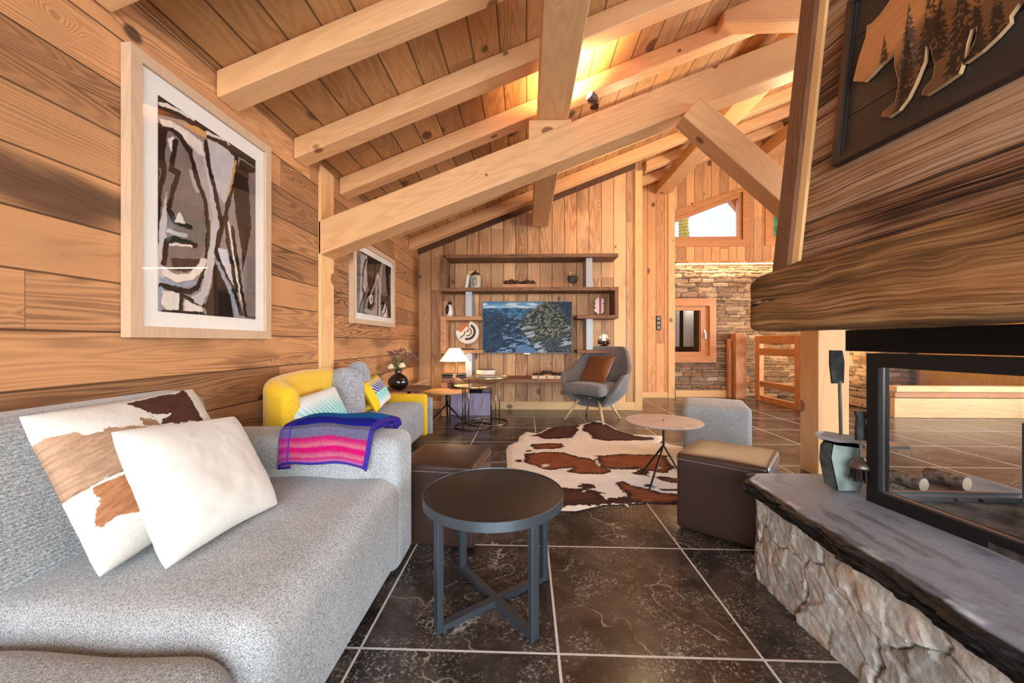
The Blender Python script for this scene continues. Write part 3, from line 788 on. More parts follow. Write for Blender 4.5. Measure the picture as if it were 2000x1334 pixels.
A = Vector((1.327, 1.56, 0)); MF = Matrix.Translation(A) @ Matrix.Rotation(ang, 4, 'Z')     # local -y runs along the front
Lf = 1.45; z0, z1 = .432, 1.006
bm = NB()
bx(bm, -.0, .05, -.042, 0, z0, z1, MF); bx(bm, 0, .05, -Lf, -.042, z0, z0 + .048, MF); bx(bm, 0, .05, -Lf, -.042, z1 - .052, z1, MF); bx(bm, 0, .05, -Lf - .04, -Lf, z0, z1, MF)
obj('door_frame', bm, m_black, T)
bm = NB(); bx(bm, .012, .02, -.052, -.042, z0 + .048, z1 - .052, MF); bx(bm, .012, .02, -Lf, -.052, z0 + .048, z0 + .054, MF)
obj('bright_seal', bm, m_steel, T)
bm = NB(); bx(bm, .022, .027, -Lf, -.042, z0 + .045, z1 - .05, MF); g = obj('glass_door', bm, glass('fire_glass', (.97, .97, .97), .9), T)
# maker's word on the glass, seen mirrored from the room
cu = bpy.data.curves.new('w', 'FONT'); cu.body = 'TOTEM'; cu.size = .0135; cu.extrude = .0004
to = bpy.data.objects.new('w', cu); col.objects.link(to)
bpy.context.view_layer.update()
me = bpy.data.meshes.new_from_object(to.evaluated_get(bpy.context.evaluated_depsgraph_get())); bpy.data.objects.remove(to)
me.materials.append(emis('etched_white', srgb(150, 146, 142), 0.0)); me.name = 'lettering'
o = bpy.data.objects.new('lettering', me); link(o, g)
ws = max(v.co.x for v in me.vertices)
pl = MF @ Vector((.02, -.075, 0)); pl.z = .516
# text faces into the box (+x local), so from the room it reads mirrored
o.matrix_world = Matrix.Translation(pl) @ Matrix.Rotation(ang, 4, 'Z') @ Matrix.Rotation(R(90), 4, 'Z') @ Matrix.Rotation(R(90), 4, 'X') @ Matrix.Translation((-ws, 0, 0))
m_ash = plain('grey_ash_floor', srgb(120, 112, 104), .8, c2=srgb(46, 42, 40), nscale=9, stretch=(1, 1, 1))
bm = NB(); bx(bm, 1.38, 1.86, -.3, 1.50, .432, .452); obj('firebox_floor', bm, m_ash, T)
bm = NB(); bx(bm, 1.36, 1.86, 1.505, 1.53, .432, .470); bx(bm, 1.36, 1.86, 1.525, 1.535, .470, .482); obj('end_rail', bm, m_steel, T)
for q in (1.60, 1.69):
    bm = NB(); tube(bm, [(q, 1.498, .461), (q, 1.506, .461)], .005, 12); obj('air_hole', bm, m_blackm, T)
bm = NB(); bx(bm, 1.37, 1.86, 1.522, 1.526, .475, 1.01); obj('end_glass', bm, g.data.materials[0], T)
m_panel = plain('blue_grey_steel_panel', srgb(86, 90, 98), .35, .6)
bm = box(1.83, 1.93, .3, 1.50, .45, .752, .003, 1); obj('back_panel', bm, m_panel, T)
bm = NB()
for i in range(10): bx(bm, 1.90, 1.93, .3, 1.46, .756 + i * .026, .775 + i * .026)
obj('reflected_slats', bm, plain('reflected_slat_grey', srgb(150, 148, 146), .5), T)  # slats and cups above the panel: a reflected kitchen counter built as solids
for k, yy in enumerate((1.40, 1.27)):
    bm = NB(); lathe(bm, [(.022, .753), (.028, .835), (.026, .835), (.02, .757), (.0, .757)], 24, 1.862, yy)
    o = obj('reflected_cup', bm, m_steel, smooth=True); tag(o, ('reflected steel tumbler modelled inside the fireplace nearest the glass end', 'reflected steel tumbler cut by the right picture edge, modelled inside the fireplace')[k], 'cup', 'reflected steel tumblers modelled in the fireplace')

# hearth slab of slate
def slab():
    y0, y1 = -.45, 1.865
    sec = [(.5, .372), (.03, .372), (0.0, .376), (-.004, .386), (.0, .396), (.004, .406), (.0, .416), (.006, .424), (.016, .429), (.03, .431), (.06, .432), (.12, .432), (.2, .432), (.3, .432), (.45, .432), (.7, .432), (1.1, .432)]
    cu_ = [(0, 0)]
    def pos(U, V):
        k = V * (len(sec) - 1); i = np.clip(np.floor(k).astype(int), 0, len(sec) - 2); f = k - i
        sx = np.array([q[0] for q in sec]); szz = np.array([q[1] for q in sec])
        X = sx[i] * (1 - f) + sx[i + 1] * f; Z = szz[i] * (1 - f) + szz[i + 1] * f
        # path along the front edge then round the far corner
        S = U; L1 = y1 - y0 - .06; 
        Yb = y0 + S * (y1 - y0)
        ed = np.exp(-(np.maximum(X, 0) / .03) ** 1.2)
        jag = (fbm(Yb * 9, Z * 60, 2) - .5) * .05 + (fbm(Yb * 40, Z * 160, 6) - .5) * .022 + (fbm(Yb * 2.2, Z * 0, 12) - .5) * .05
        rnd = .07 * sm(.94, 1.0, S) ** 2
        chip = (sm(.5, .62, fbm(Yb * 7, X * 40, 33))) * .006 * np.exp(-X / .06)
        return .972 + X + jag * ed + rnd * (1 - np.clip(X, 0, 1)), Yb + (fbm(X * 12, Z * 50, 21) - .5) * .03 * sm(.985, 1, S), Z - chip * (Z > .425)
    def cl(U, V):
        k = V * (len(sec) - 1); Yb = y0 + U * (y1 - y0); i = np.clip(np.floor(k).astype(int), 0, len(sec) - 2); f = k - i
        sx = np.array([q[0] for q in sec]); X = sx[i] * (1 - f) + sx[i + 1] * f
        edge = (1 - sm(8, 9.2, k))[..., None]
        top = np.array(srgb(142, 148, 158)) * (.7 + .6 * fbm(Yb * 3, X * 9, 40))[..., None]
        st = sm(.56, .7, fbm(Yb * 5, X * 26, 44))[..., None]; top = top * (1 - .45 * st)
        lite = sm(.55, .75, fbm(Yb * 2.5 + 4, X * 14, 47))[..., None]; top = top + lite * .06
        dk = np.array(srgb(27, 28, 30)) * (.5 + 1.1 * fbm(Yb * 30, k * 1.3, 50))[..., None]
        lip = np.exp(-((k - 9.2) / .5) ** 2)[..., None] * sm(.5, .6, fbm(Yb * 12, k * 0, 55))[..., None]
        return dk * edge + top * (1 - edge) + lip * .25
    return fgrid(520, 110, pos, cl)
m_slate = attr_mat('slate', .5, spec=.3, bump=.35, bscale=60, stretch=(1, .5, 1))
T = thing('hearth', 'stone hearth bench with a thick rough-edged slate slab', 'hearth')
o = grid_obj('slate_slab', slab(), m_slate, T)
bm = NB(); bx(bm, 1.10, 2.10, -.45, 1.83, .374, .43); obj('slab_core', bm, m_slate, T) if False else bm.free()
bm = NB(); prism_z(bm, [(1.03, 1.862), (2.08, 1.862), (2.08, 1.84), (1.03, 1.84)], .374, .431); obj('slab_end', bm, plain('slate_end', srgb(52, 50, 50), .8, nz=.4, bump=.6), T)
def stones():
    y0, y1, zz0, zz1 = -.45, 1.80, 0, .374
    rs = np.random.RandomState(11); C = []
    for j in range(2):
        y = y0 - .1
        while y < y1 + .2:
            wdt = rs.uniform(.22, .46); C.append((y + wdt / 2, .1 + .18 * j + rs.uniform(-.06, .06), rs.rand(), rs.rand(), rs.rand())); y += wdt
    C = np.array(C)
    def data(U, V):
        Y = y0 + U * (y1 - y0); Z = V * zz1
        yw = Y + (fbm(Y * 8, Z * 8, 3) - .5) * .12; zw = Z + (fbm(Y * 8, Z * 8, 13) - .5) * .12
        d = np.sqrt((yw[..., None] - C[:, 0]) ** 2 + ((zw[..., None] - C[:, 1]) * 1.5) ** 2)
        o_ = np.argsort(d, -1); d1 = np.take_along_axis(d, o_[..., :1], -1)[..., 0]; d2 = np.take_along_axis(d, o_[..., 1:2], -1)[..., 0]
        return Y, Z, o_[..., 0], d2 - d1
    C2 = np.stack([rs.uniform(y0, y1, 150), rs.uniform(0, .374, 150), rs.rand(150), rs.uniform(-1, 1, 150), rs.uniform(-1, 1, 150)], 1)
    def facet(Y, Z):
        yw = Y + (fbm(Y * 18, Z * 18, 71) - .5) * .03; zw = Z + (fbm(Y * 18, Z * 18, 72) - .5) * .03
        d = (yw[..., None] - C2[:, 0]) ** 2 + (zw[..., None] - C2[:, 1]) ** 2; k = d.argmin(-1)
        return .007 * C2[k, 2] + .09 * C2[k, 3] * (yw - C2[k, 0]) + .09 * C2[k, 4] * (zw - C2[k, 1]), C2[k, 2]
    def pos(U, V):
        Y, Z, i, e = data(U, V)
        h = facet(Y, Z)[0] + sm(0, .018, e) * (.012 + .01 * C[i, 2]) + .012 * (fbm(Y * 6, Z * 6, 7) - .5) + .007 * (fbm(Y * 50, Z * 50, 17) - .5)
        h = h + .01 * (fbm(Y * 4 + i * 3.3, Z * 5 + i, 27) - .5)
        rc = .05 * sm(.975, 1, U) ** 2
        return 1.045 - h + rc, Y, Z
    def cl(U, V):
        Y, Z, i, e = data(U, V)
        a = np.array(srgb(206, 202, 194)); b = np.array(srgb(180, 172, 160)); r = np.array(srgb(186, 150, 108))
        c = a * (1 - C[i, 3:4]) + b * C[i, 3:4] if False else a + (b - a) * C[i, 3][..., None]
        rust = sm(.6, .75, fbm(Y * 5, Z * 6, 31))[..., None] * .6
        c = c + (r - c) * rust
        g = np.array(srgb(196, 198, 192)); lt = sm(.50, .62, fbm(Y * 7, Z * 9, 41))[..., None] * .7; c = c + (g - c) * lt
        c = c * (.62 + .7 * fbm(Y * 34, Z * 34, 37))[..., None] * (.88 + .24 * facet(Y, Z)[1])[..., None] * (.75 + .5 * C[i, 4])[..., None]
        return c * (1 - .88 * (1 - sm(0, .009, e)))[..., None]
    return fgrid(420, 80, pos, cl)
grid_obj('stone_base', stones(), attr_mat('hearth_stone', .85, bump=.9, bscale=40), T)
def stones_end():
    def pos(U, V): return 1.05 + U * .9, 1.80 + .02 * fbm(U * 10, V * 4, 3), V * .374
    def cl(U, V): return np.array(srgb(160, 152, 140)) * (.6 + .8 * fbm(U * 20, V * 9, 5))[..., None]
    return fgrid(60, 20, pos, cl)
grid_obj('stone_base', stones_end(), bpy.data.materials['hearth_stone'], T)

# birch logs lying on the slab past the fireplace
m_bark = plain('birch_bark', srgb(180, 164, 148), .8, c2=srgb(90, 74, 62), nscale=30)
m_cut = plain('cut_wood', srgb(236, 214, 184), .7, nz=.1)
for k, (px_, py_) in enumerate(((1775, 921), (1857, 919))):
    p = atZ(px_, py_, .462); p.y = 1.70 if k == 0 else 1.72
    r = ray(px_, 0); p.x = r.x / r.y * p.y
    t = thing('log', ('short split log on the slab just left behind the fireplace glass', 'short split log on the slab further right behind the fireplace glass')[k], 'log', (p.x, p.y, .462), R(14), 'logs behind the fireplace')
    bm = NB(); tube(bm, [(0, -.05, 0), (0, .08, .0)], .029, 18); lb_ = obj('bark', bm, m_bark, t)
    bm = NB(); tube(bm, [(0, -.052, 0), (0, -.0501, 0)], .0265, 18); obj('cut_end', bm, m_cut, lb_)['label'] = 'pale cut end'

# ------------------------------------------------------------ fire tools
m_gstone = plain('grey_green_stone', srgb(150, 164, 156), .8, c2=srgb(104, 116, 110), nscale=9, bump=.5)
m_gdark = plain('dark_stone', srgb(70, 72, 68), .8, c2=srgb(44, 46, 44), nscale=24, bump=.7)
T = thing('fire_tool_holder', 'rough grey-green stone block holding fire tools beside the fireplace', 'fire tool holder')
YB = 1.64
bl = [(1613, 925), (1623, 945), (1640, 955), (1678, 958), (1694, 940), (1690, 880), (1678, 858), (1650, 856), (1612, 855), (1601, 876)]
def P(px, py, Y): return atY(px, py, Y)
bm = NB()
f_out = [P(*q, YB) for q in [(1638, 959), (1679, 958), (1691, 935), (1687, 895), (1676, 866), (1629, 864), (1624, 893), (1634, 930)]]
b_out = [P(*q, YB + .10) for q in [(1640, 940), (1670, 940), (1680, 915), (1678, 885), (1668, 853), (1628, 850), (1622, 884), (1628, 922)]]
for q in f_out + b_out: q.z = max(q.z, .434)
l_out = [P(*q, YB + .05) for q in [(1610, 944), (1600, 895), (1602, 868), (1612, 856)]]
for q in l_out: q.z = max(q.z, .434)
fv = [bm.verts.new(q) for q in f_out]; bv = [bm.verts.new(q) for q in b_out]
bmesh.ops.convex_hull(bm, input=fv + bv)
obj('block', bm, m_gstone, T, ang=25)
bm = NB(); vs = [bm.verts.new(q) for q in l_out + [f_out[0] + Vector((.002, .01, 0)), f_out[5] + Vector((0, .01, 0)), f_out[6] + Vector((0, .01, 0)), f_out[7] + Vector((0, .01, 0)), b_out[5], b_out[0]]]
bmesh.ops.convex_hull(bm, input=vs); obj('dark_flank', bm, m_gdark, T)['label'] = 'dark chiselled side of the stone block'
zt_ = P(1640, 856, YB + .03).z
bm = NB(); tp = [P(*q, YB + .0) for q in [(1592, 843), (1600, 850), (1633, 863), (1690, 870)]] + [P(*q, YB + .13) for q in [(1690, 852), (1650, 848), (1612, 842)]]
prism(bm, [tuple(q) for q in tp], lambda x, y, z: (x, y, z), lambda x, y, z: (x, y, z - .014)); obj('top_plate', bm, plain('slate_plate', srgb(120, 110, 104), .7, nz=.3, bump=.5), T)
obj('hook_plate', box(1.44, 1.53, YB - .045, YB + .03, .622, .634, .002), m_steel, T)
m_iron = plain('old_iron', srgb(104, 92, 84), .5, .6, nz=.3)
t = thing('fire_shovel', 'fireplace shovel with a flat slate-grey blade standing on end in the stone block', 'shovel')
yb = YB + .04
bm = NB(); tube(bm, [P(1642.5, 850, yb), P(1640, 745, yb)], .0065, 10); obj('rod', bm, m_iron, t)
bm = NB(); pol = [(1621, 684), (1644, 684.5), (1648, 706), (1647, 748), (1625, 749), (1621, 712)]
prism(bm, [tuple(P(a, b, yb)) for a, b in pol], lambda x, y, z: (x, y - .004, z), lambda x, y, z: (x, y + .006, z)); obj('blade', bm, m_gdark, t)
t = thing('hearth_brush', 'hearth brush with dark handle hanging on the stone block beside the fireplace frame', 'brush')
yb = YB - .055
bm = NB(); pol = [(1670, 803), (1688, 803), (1690, 812), (1688, 824), (1691, 840), (1691, 860), (1672, 860), (1672, 832), (1674, 818)]
prism(bm, [tuple(P(a, b, yb)) for a, b in pol], lambda x, y, z: (x, y - .006, z), lambda x, y, z: (x, y + .008, z)); obj('handle', bm, m_gdark, t)
bm = NB(); tube(bm, [P(1681, 862, yb), P(1681, 893, yb)], [.004, .006], 10); obj('rod', bm, m_iron, t)
c = P(1681, 915, yb); c0 = P(1681, 892, yb)
bm = NB(); lathe(bm, [(.007, c0.z), (.012, c0.z - .008), (.026, c0.z - .020), (.036, c0.z - .035), (.037, c0.z - .045), (.03, c0.z - .046)], 24, c.x, c.y); obj('ferrule', bm, plain('worn_metal_cap', srgb(120, 108, 96), .35, .8), t, smooth=True)
bm = NB(); rng = random.Random(3)
for i in range(90):
    a = rng.uniform(0, 6.28); q = rng.uniform(0, .032); h0 = c0.z - .044
    tube(bm, [(c.x + q * math.cos(a), c.y + q * math.sin(a), h0), (c.x + q * 1.18 * math.cos(a), c.y + q * 1.18 * math.sin(a), h0 - rng.uniform(.04, .058))], .0022, 4)
obj('bristles', bm, plain('dark_bristles', srgb(40, 28, 24), .9), t)

# ------------------------------------------------------------ bear picture on the chimney
pn = Vector((-1, -.1033, LEAN)).normalized()
pp = Vector((chx(1.4, 1.8), 1.4, 1.8)) + pn * .022
def ch(px, py, off=0.0): return atPlane(px, py, pp + pn * off, pn)
cr6 = lambda x, y: (1600 + x * .25494, y * .25494)
T = thing('bear_picture', 'dark framed picture of a cut-out wooden bear filled with fir trees on the chimney', 'picture')
o1 = [ch(1628, 326), ch(1646, 30), ch(1646, -420), ch(2140, -560), ch(2140, 60)]
bL, bR = ch(1628, 326), ch(2060, 95)
# plane axes: e1 along the boards towards the camera, e2 up the slope
e1 = (Vector((DV.x, DV.y, 0)) - pn * Vector((DV.x, DV.y, 0)).dot(pn)).normalized(); e2 = -pn.cross(e1); e2 = e2 if e2.z > 0 else -e2
O = bL
def loc2(p): d = p - O; return d.dot(e1), d.dot(e2)
Wp, Hp = .80, .62
MP = Matrix((e1, e2, pn)).transposed().to_4x4(); MP.translation = O - pn * .018
if MP.determinant() < 0: pass
bm = NB(); bx(bm, 0, Wp, 0, Hp, 0, .012); 
m_pf = plain('charcoal_frame', srgb(44, 38, 36), .5, nz=.12, nscale=30)
ob = obj('backing', xform(bm, MP), m_pf, T)
bm = NB()
for i in range(4):
    bx(bm, .02, Wp - .02, .02 + i * .145, .02 + i * .145 + .142, .012, .016)
obj('back_boards', xform(bm, MP), m_pf, T)
bm = NB(); t_ = .026
bx(bm, 0, t_, 0, Hp, .012, .030); bx(bm, Wp - t_, Wp, 0, Hp, .012, .030); bx(bm, t_, Wp - t_, 0, t_, .012, .030); bx(bm, t_, Wp - t_, Hp - t_, Hp, .012, .030)
bx(bm, t_, t_ + .008, t_, Hp - t_, .012, .022); bx(bm, t_, Wp - t_, t_, t_ + .008, .012, .022)
obj('frame', xform(bm, MP), m_pf, T)
# bear: lower outline as in the photo, upper body completed above
bear_px = [cr6(*q) for q in [(287, 628), (330, 455), (385, 290), (395, 200), (435, 178), (500, 110), (600, -30), (700, -160), (900, -300), (1150, -420), (1500, -620), (1900, -700), (2050, -500), (2000, -250), (1880, -60),
        (1569, 30), (1495, 130), (1500, 180), (1400, 290), (1280, 400), (1150, 492), (1135, 485), (1105, 570), (985, 655), (850, 740), (818, 735), (830, 690), (905, 600), (920, 500), (880, 360), (850, 352), (840, 470), (770, 640), (710, 760), (640, 850), (560, 905), (505, 900), (520, 860), (615, 780), (640, 640), (605, 500), (605, 415), (500, 505), (430, 580), (375, 632)]]
# hole between the hind legs handled by colour of the gap: a thin dark inset
poly = [loc2(ch(*q)) for q in bear_px]
hole = [loc2(ch(*cr6(*q))) for q in [(1150, 455), (1165, 340), (1200, 230), (1245, 205), (1235, 300), (1190, 400)]]
xs = [p[0] for p in poly]; ys = [p[1] for p in poly]
bx0, bx1_, by0, by1 = min(xs), min(max(xs), Wp - .03), min(ys), min(max(ys), Hp - .03)
tr = []
for (cx_, base, top, wd) in ((525, 560, 265, 70), (715, 520, 20, 120), (700, 700, 150, 90), (880, 480, -140, 170), (680, 850, 480, 110), (1120, 520, -250, 180), (960, 380, -60, 110), (1400, 330, -160, 120), (1240, 420, -120, 120)):
    b = loc2(ch(*cr6(cx_, base))); tp_ = loc2(ch(*cr6(cx_ + 5, top))); wv = (loc2(ch(*cr6(cx_ + wd, base)))[0] - b[0])
    tr.append((b, tp_, abs(wv) * .8))
def bear_data(U, V): return bx0 + U * (bx1_ - bx0), by0 + V * (by1 - by0)
def bear_cl(U, V):
    X, Y = bear_data(U, V)
    c = np.array(srgb(188, 128, 76)) * (.85 + .3 * fbm(X * 4 + Y * 6, Y * 60 - X * 18, 3))[..., None]
    low = sm(.25, .75, fbm(X * 9, Y * 5, 8) + .9 * sm(.36, .08, Y) * sm(.12, .3, X) - .15)[..., None]
    c = c * (1 - low * .72)
    for k, (b, t, wd) in enumerate(tr):
        f = (Y - b[1]) / max(1e-3, (t[1] - b[1])); cxp = b[0] + (t[0] - b[0]) * f
        saw = .55 + .45 * np.abs(((f * 15 + k * .3) % 1) - .0)
        half = wd * (1 - f) * (1.1 - .5 * ((f * 13) % 1)) * (.75 + .5 * fbm(X * 90, Y * 90, k))
        m = (np.abs(X - cxp) < half) & (f > -.05) & (f < 1)
        dn = .16 + .84 * ((fbm(X * 120, Y * 120, 30 + k) > .63))
        c = np.where(m[..., None], c * dn[..., None] * (1 if k not in (1,) else 1) + (0 if k != 1 else .03), c)
    return c
def bear_pos(off):
    def f(U, V):
        X, Y = bear_data(U, V); s = [O[i] + e1[i] * X + e2[i] * Y + pn[i] * off for i in range(3)]; return s
    return f
def bear_in(U, V):
    X, Y = bear_data(U, V); return inpoly(X, Y, poly) & ~inpoly(X, Y, hole) & (Y < Hp - .03)
bear_o = grid_obj('bear', fgrid(420, 400, bear_pos(.014), bear_cl, bear_in), attr_mat('printed_wood', .6), T)
bmb = NB()
def strip(pl, closed=True):
    n = len(pl)
    for i in range(n if closed else n - 1):
        a, b = pl[i], pl[(i + 1) % n]
        if min(a[1], b[1]) > Hp - .03: continue
        vs = [bmb.verts.new(O + e1 * p[0] + e2 * min(p[1], Hp - .03) + pn * h) for p, h in ((a, .002), (b, .002), (b, .0143), (a, .0143))]
        bmb.faces.new(vs)
strip(poly); strip(hole); obj('bear_edge', bmb, plain('cut_edge_wood', srgb(196, 158, 116), .6), bear_o)['label'] = 'pale cut edge of the bear panel'

# ------------------------------------------------------------ grey sofa
m_grey = fabric('grey_tweed', srgb(204, 207, 206), srgb(96, 100, 103), 760, rows=None, bump=.3)
m_grey_rib = fabric('grey_ribbed', srgb(208, 211, 210), srgb(108, 112, 115), 700, bump=.35, rows=('z', 95))
T = thing('sofa', 'long light grey tweed sofa in the foreground against the left wall', 'sofa')
def seat_fn(p):
    a = p.x; z = p.z
    return p
def sofa_seat(y0, y1, ztop, bulge, r=.085):
    hx, hy, hz = (1.34 - .56) / 2, (y1 - y0) / 2, ztop / 2 - .02
    def fn(p):
        q = p.copy()
        if p.z > 0: q.z += bulge * max(0, 1 - (p.x / hx) ** 2) * max(0, 1 - (p.y / hy) ** 4)
        q.z += .004 * math.sin(p.x * 17 + p.y * 5) * (p.z > 0)
        return q
    bm = soft_box(hx, hy, hz, r, k=6, m=18, fn=fn)
    return shift(bm, (-1.34 + hx, (y0 + y1) / 2, ztop / 2 + .02))
obj('seat', sofa_seat(.775, 1.74, .452, .012), m_grey, T, smooth=True)
obj('seat', sofa_seat(-.35, .79, .435, .010, .10), m_grey, T, smooth=True)
bm = soft_box(.56, .125, .30, .055, k=6, m=10, fn=lambda p: Vector((p.x, p.y, p.z + (.01 * (1 - (p.x / .56) ** 2) if p.z > 0 else 0))))
obj('armrest', shift(bm, (-1.12, 1.785, .325)), m_grey, T, smooth=True)
def bc(p):
    q = p.copy(); f = (p.z + .22) / .44
    q.x -= .13 * f; 
    if p.x > 0: q.x += .02 * max(0, 1 - (p.z / .22) ** 2) * max(0, 1 - (p.y / .5) ** 4)
    return q
for y0, y1 in ((.42, 1.60), (-.40, .40)):
    bm = soft_box(.10, (y1 - y0) / 2, .22, .06, k=5, m=12, fn=bc)
    obj('back_cushion', shift(bm, (-1.33, (y0 + y1) / 2, .44 + .19)), m_grey_rib, T, smooth=True)
obj('back_frame', shift(soft_box(.09, 1.0, .33, .05, k=4, m=6), (-1.60, .62, .36)), m_grey, T, smooth=True)

# pillows on the grey sofa
def place_pillow(name, label, M, bm, mat): 
    o = obj(name, bm, mat, smooth=True); o.matrix_world = M; return tag(o, label, 'pillow')
m_white = plain('off_white_cotton', srgb(216, 213, 206), .9, bump=.12, nscale=9, spec=.2)
m_white.node_tree.nodes['Principled BSDF'].inputs['Sheen Weight'].default_value = .3
g, c0 = quad_pillow(atZ(322, 1116, .475), atZ(545, 985, .475), atX(458, 812, -1.15), atX(212, 842, -1.13), .15, n=90, seed=2, crease=.004)
t = thing('pillow', 'plain off-white cushion lying in front of the cowhide cushion', 'pillow', c0)
grid_obj('front', g[0], m_white, t); grid_obj('back', g[1], m_white, t)
# cowhide cushion: sewn hide patches
def cow_cl(patches, seam):
    def cl(U, V):
        c = np.ones(U.shape + (3,)) * np.array(srgb(218, 214, 206))
        wx = U + (fbm(U * 9, V * 9, 4) - .5) * .05 + (fbm(U * 60, V * 60, 14) - .5) * .02; wy = V + (fbm(U * 9, V * 9, 24) - .5) * .05 + (fbm(U * 60, V * 60, 34) - .5) * .02
        for poly_, cc in patches:
            m = inpoly(wx, wy, poly_); f = (.6 + .8 * fbm(U * 20 + V * 16, V * 90 - U * 20, 6))[..., None]
            c = np.where(m[..., None], np.array(srgb(cc)) * f, c)
        for sg in seam: c = c * (1 - .5 * (dline(U, V, sg) < .003))[..., None]
        return c
    return cl
BL_, TR_, TL_ = atZ(192, 1132, .475), atX(376, 757, -1.33), atX(30, 812, -1.30)
BR_ = BL_ + (TR_ - TL_) * .98
def puv(px, py):
    n_ = (BR_ - BL_).cross(TL_ - BL_).normalized(); p = atPlane(px, py, BL_ + n_ * .05, n_); e = (BR_ - BL_); f_ = (TL_ - BL_)
    # solve in the plane
    a11, a12, a22 = e.dot(e), e.dot(f_), f_.dot(f_); b1, b2 = (p - BL_).dot(e), (p - BL_).dot(f_); D_ = a11 * a22 - a12 * a12
    return ((b1 * a22 - b2 * a12) / D_, (b2 * a11 - b1 * a12) / D_)
c5 = lambda L: [puv(x * .4751, 700 + y * .4751) for x, y in L]
cow = cow_cl([(c5([(172, 330), (215, 308), (310, 298), (335, 318), (395, 320), (410, 305), (520, 290), (600, 300), (600, 470), (480, 472), (272, 560), (230, 450), (190, 380)]), (172, 138, 112)),
    (c5([(372, 530), (480, 488), (600, 470), (620, 620), (560, 645), (480, 650), (450, 682), (418, 680), (400, 620), (408, 570)]), (164, 112, 76)),
    (c5([(515, 172), (640, 140), (775, 108), (800, 200), (830, 262), (640, 285), (640, 262), (690, 232), (610, 240)]), (78, 48, 38)),
    (c5([(552, 255), (600, 262), (640, 290), (560, 292)]), (150, 116, 90)), (c5([(385, 885), (410, 880), (415, 905), (388, 918)]), (190, 166, 140))],
    [c5([(60, 620), (270, 562), (485, 472), (620, 420)]), c5([(545, 168), (640, 300), (640, 420)])])
g, c0 = quad_pillow(BL_, BR_, TR_, TL_, .14, n=220, seed=5, crease=.003, colfn=cow)
T2 = thing('cowhide_pillow', 'white and brown cowhide patchwork cushion leaning on the sofa back', 'pillow', c0)
m_hide = attr_mat('cowhide', .8, bump=.15, bscale=160, spec=.2)
grid_obj('front', g[0], m_hide, T2); grid_obj('back', g[1], m_hide, T2)

# striped folded blanket over the arm
def blanket():
    
    # section path across the arm (from the seat side up, over, down the far side) parametrised by arclength
    path = [(1.600, .535), (1.605, .59), (1.618, .64), (1.65, .68), (1.71, .697), (1.80, .702), (1.88, .70), (1.94, .69), (1.97, .655)]
    pa = np.array(path); d = np.concatenate([[0], np.cumsum(np.hypot(*(pa[1:] - pa[:-1]).T))]); d /= d[-1]
    def pos(U, V):
        Y = np.interp(V, d, pa[:, 0]); Z = np.interp(V, d, pa[:, 1])
        xa_, xb_ = atY(541, 905, 1.61).x, atY(598, 805, 1.95).x; xc_, xd_ = atY(716, 918, 1.61).x, atY(780, 822, 1.95).x
        xl = xa_ + (xb_ - xa_) * V; xr = xc_ + (xd_ - xc_) * V
        X = xl + (xr - xl) * U + .008 * np.sin(V * 9)
        b = np.sin(np.clip(U, 0, 1) * np.pi) ** .35
        Z = Z - (1 - b) * .03 + .004 * np.sin(U * 11 + V * 7); Y = Y - .003 * (1 - V) * np.sin(U * 8) + (1 - b) * .012
        return X, Y, Z
    bands = [(0, (130, 90, 170)), (.03, (160, 90, 140)), (.05, (186, 26, 104)), (.07, (180, 104, 124)), (.11, (184, 18, 100)), (.14, (186, 14, 100)), (.16, (184, 104, 122)), (.20, (176, 34, 100)), (.225, (168, 34, 104)), (.24, (104, 100, 132)), (.37, (104, 104, 132)), (.385, (22, 30, 146)), (.56, (20, 28, 142)), (.58, (14, 92, 168)), (.78, (20, 106, 176)), (.80, (92, 70, 148)), (1.0, (104, 82, 150))]
    v = np.array([q[0] for q in bands]); cc = np.array([srgb(q[1]) for q in bands])
    def cl(U, V):
        VV = V + (fbm(U * 40, V * 40, 3) - .5) * .012
        c = np.stack([np.interp(VV, v, cc[:, k]) for k in range(3)], -1)
        lf = ((U < .13) & (U > .0))[..., None]; c = np.where(lf, c * .75 + np.array(srgb(90, 60, 190)) * .25, c)
        ln = (dline(U, V, [(.13, 0), (.13, .62)]) < .008)[..., None]; c = np.where(ln, np.array(srgb(60, 60, 170)), c)
        mar = (.65 + .7 * fbm(U * 130, V * 110, 5))[..., None]
        ed = ((U > .955) | ((V < .02)))[..., None]; c = np.where(ed, np.array(srgb(60, 46, 140)), c)
        return c * mar
    return fgrid(260, 220, pos, cl)
m_wool = attr_mat('woven_wool', .95, bump=.7, bscale=260, spec=.1)
o = grid_obj('blanket', blanket(), m_wool)
sd = o.modifiers.new('thickness', 'SOLIDIFY'); sd.thickness = .05; sd.offset = -1
tag(o, 'folded wool blanket in blue, grey and pink stripes draped over the sofa arm', 'blanket')

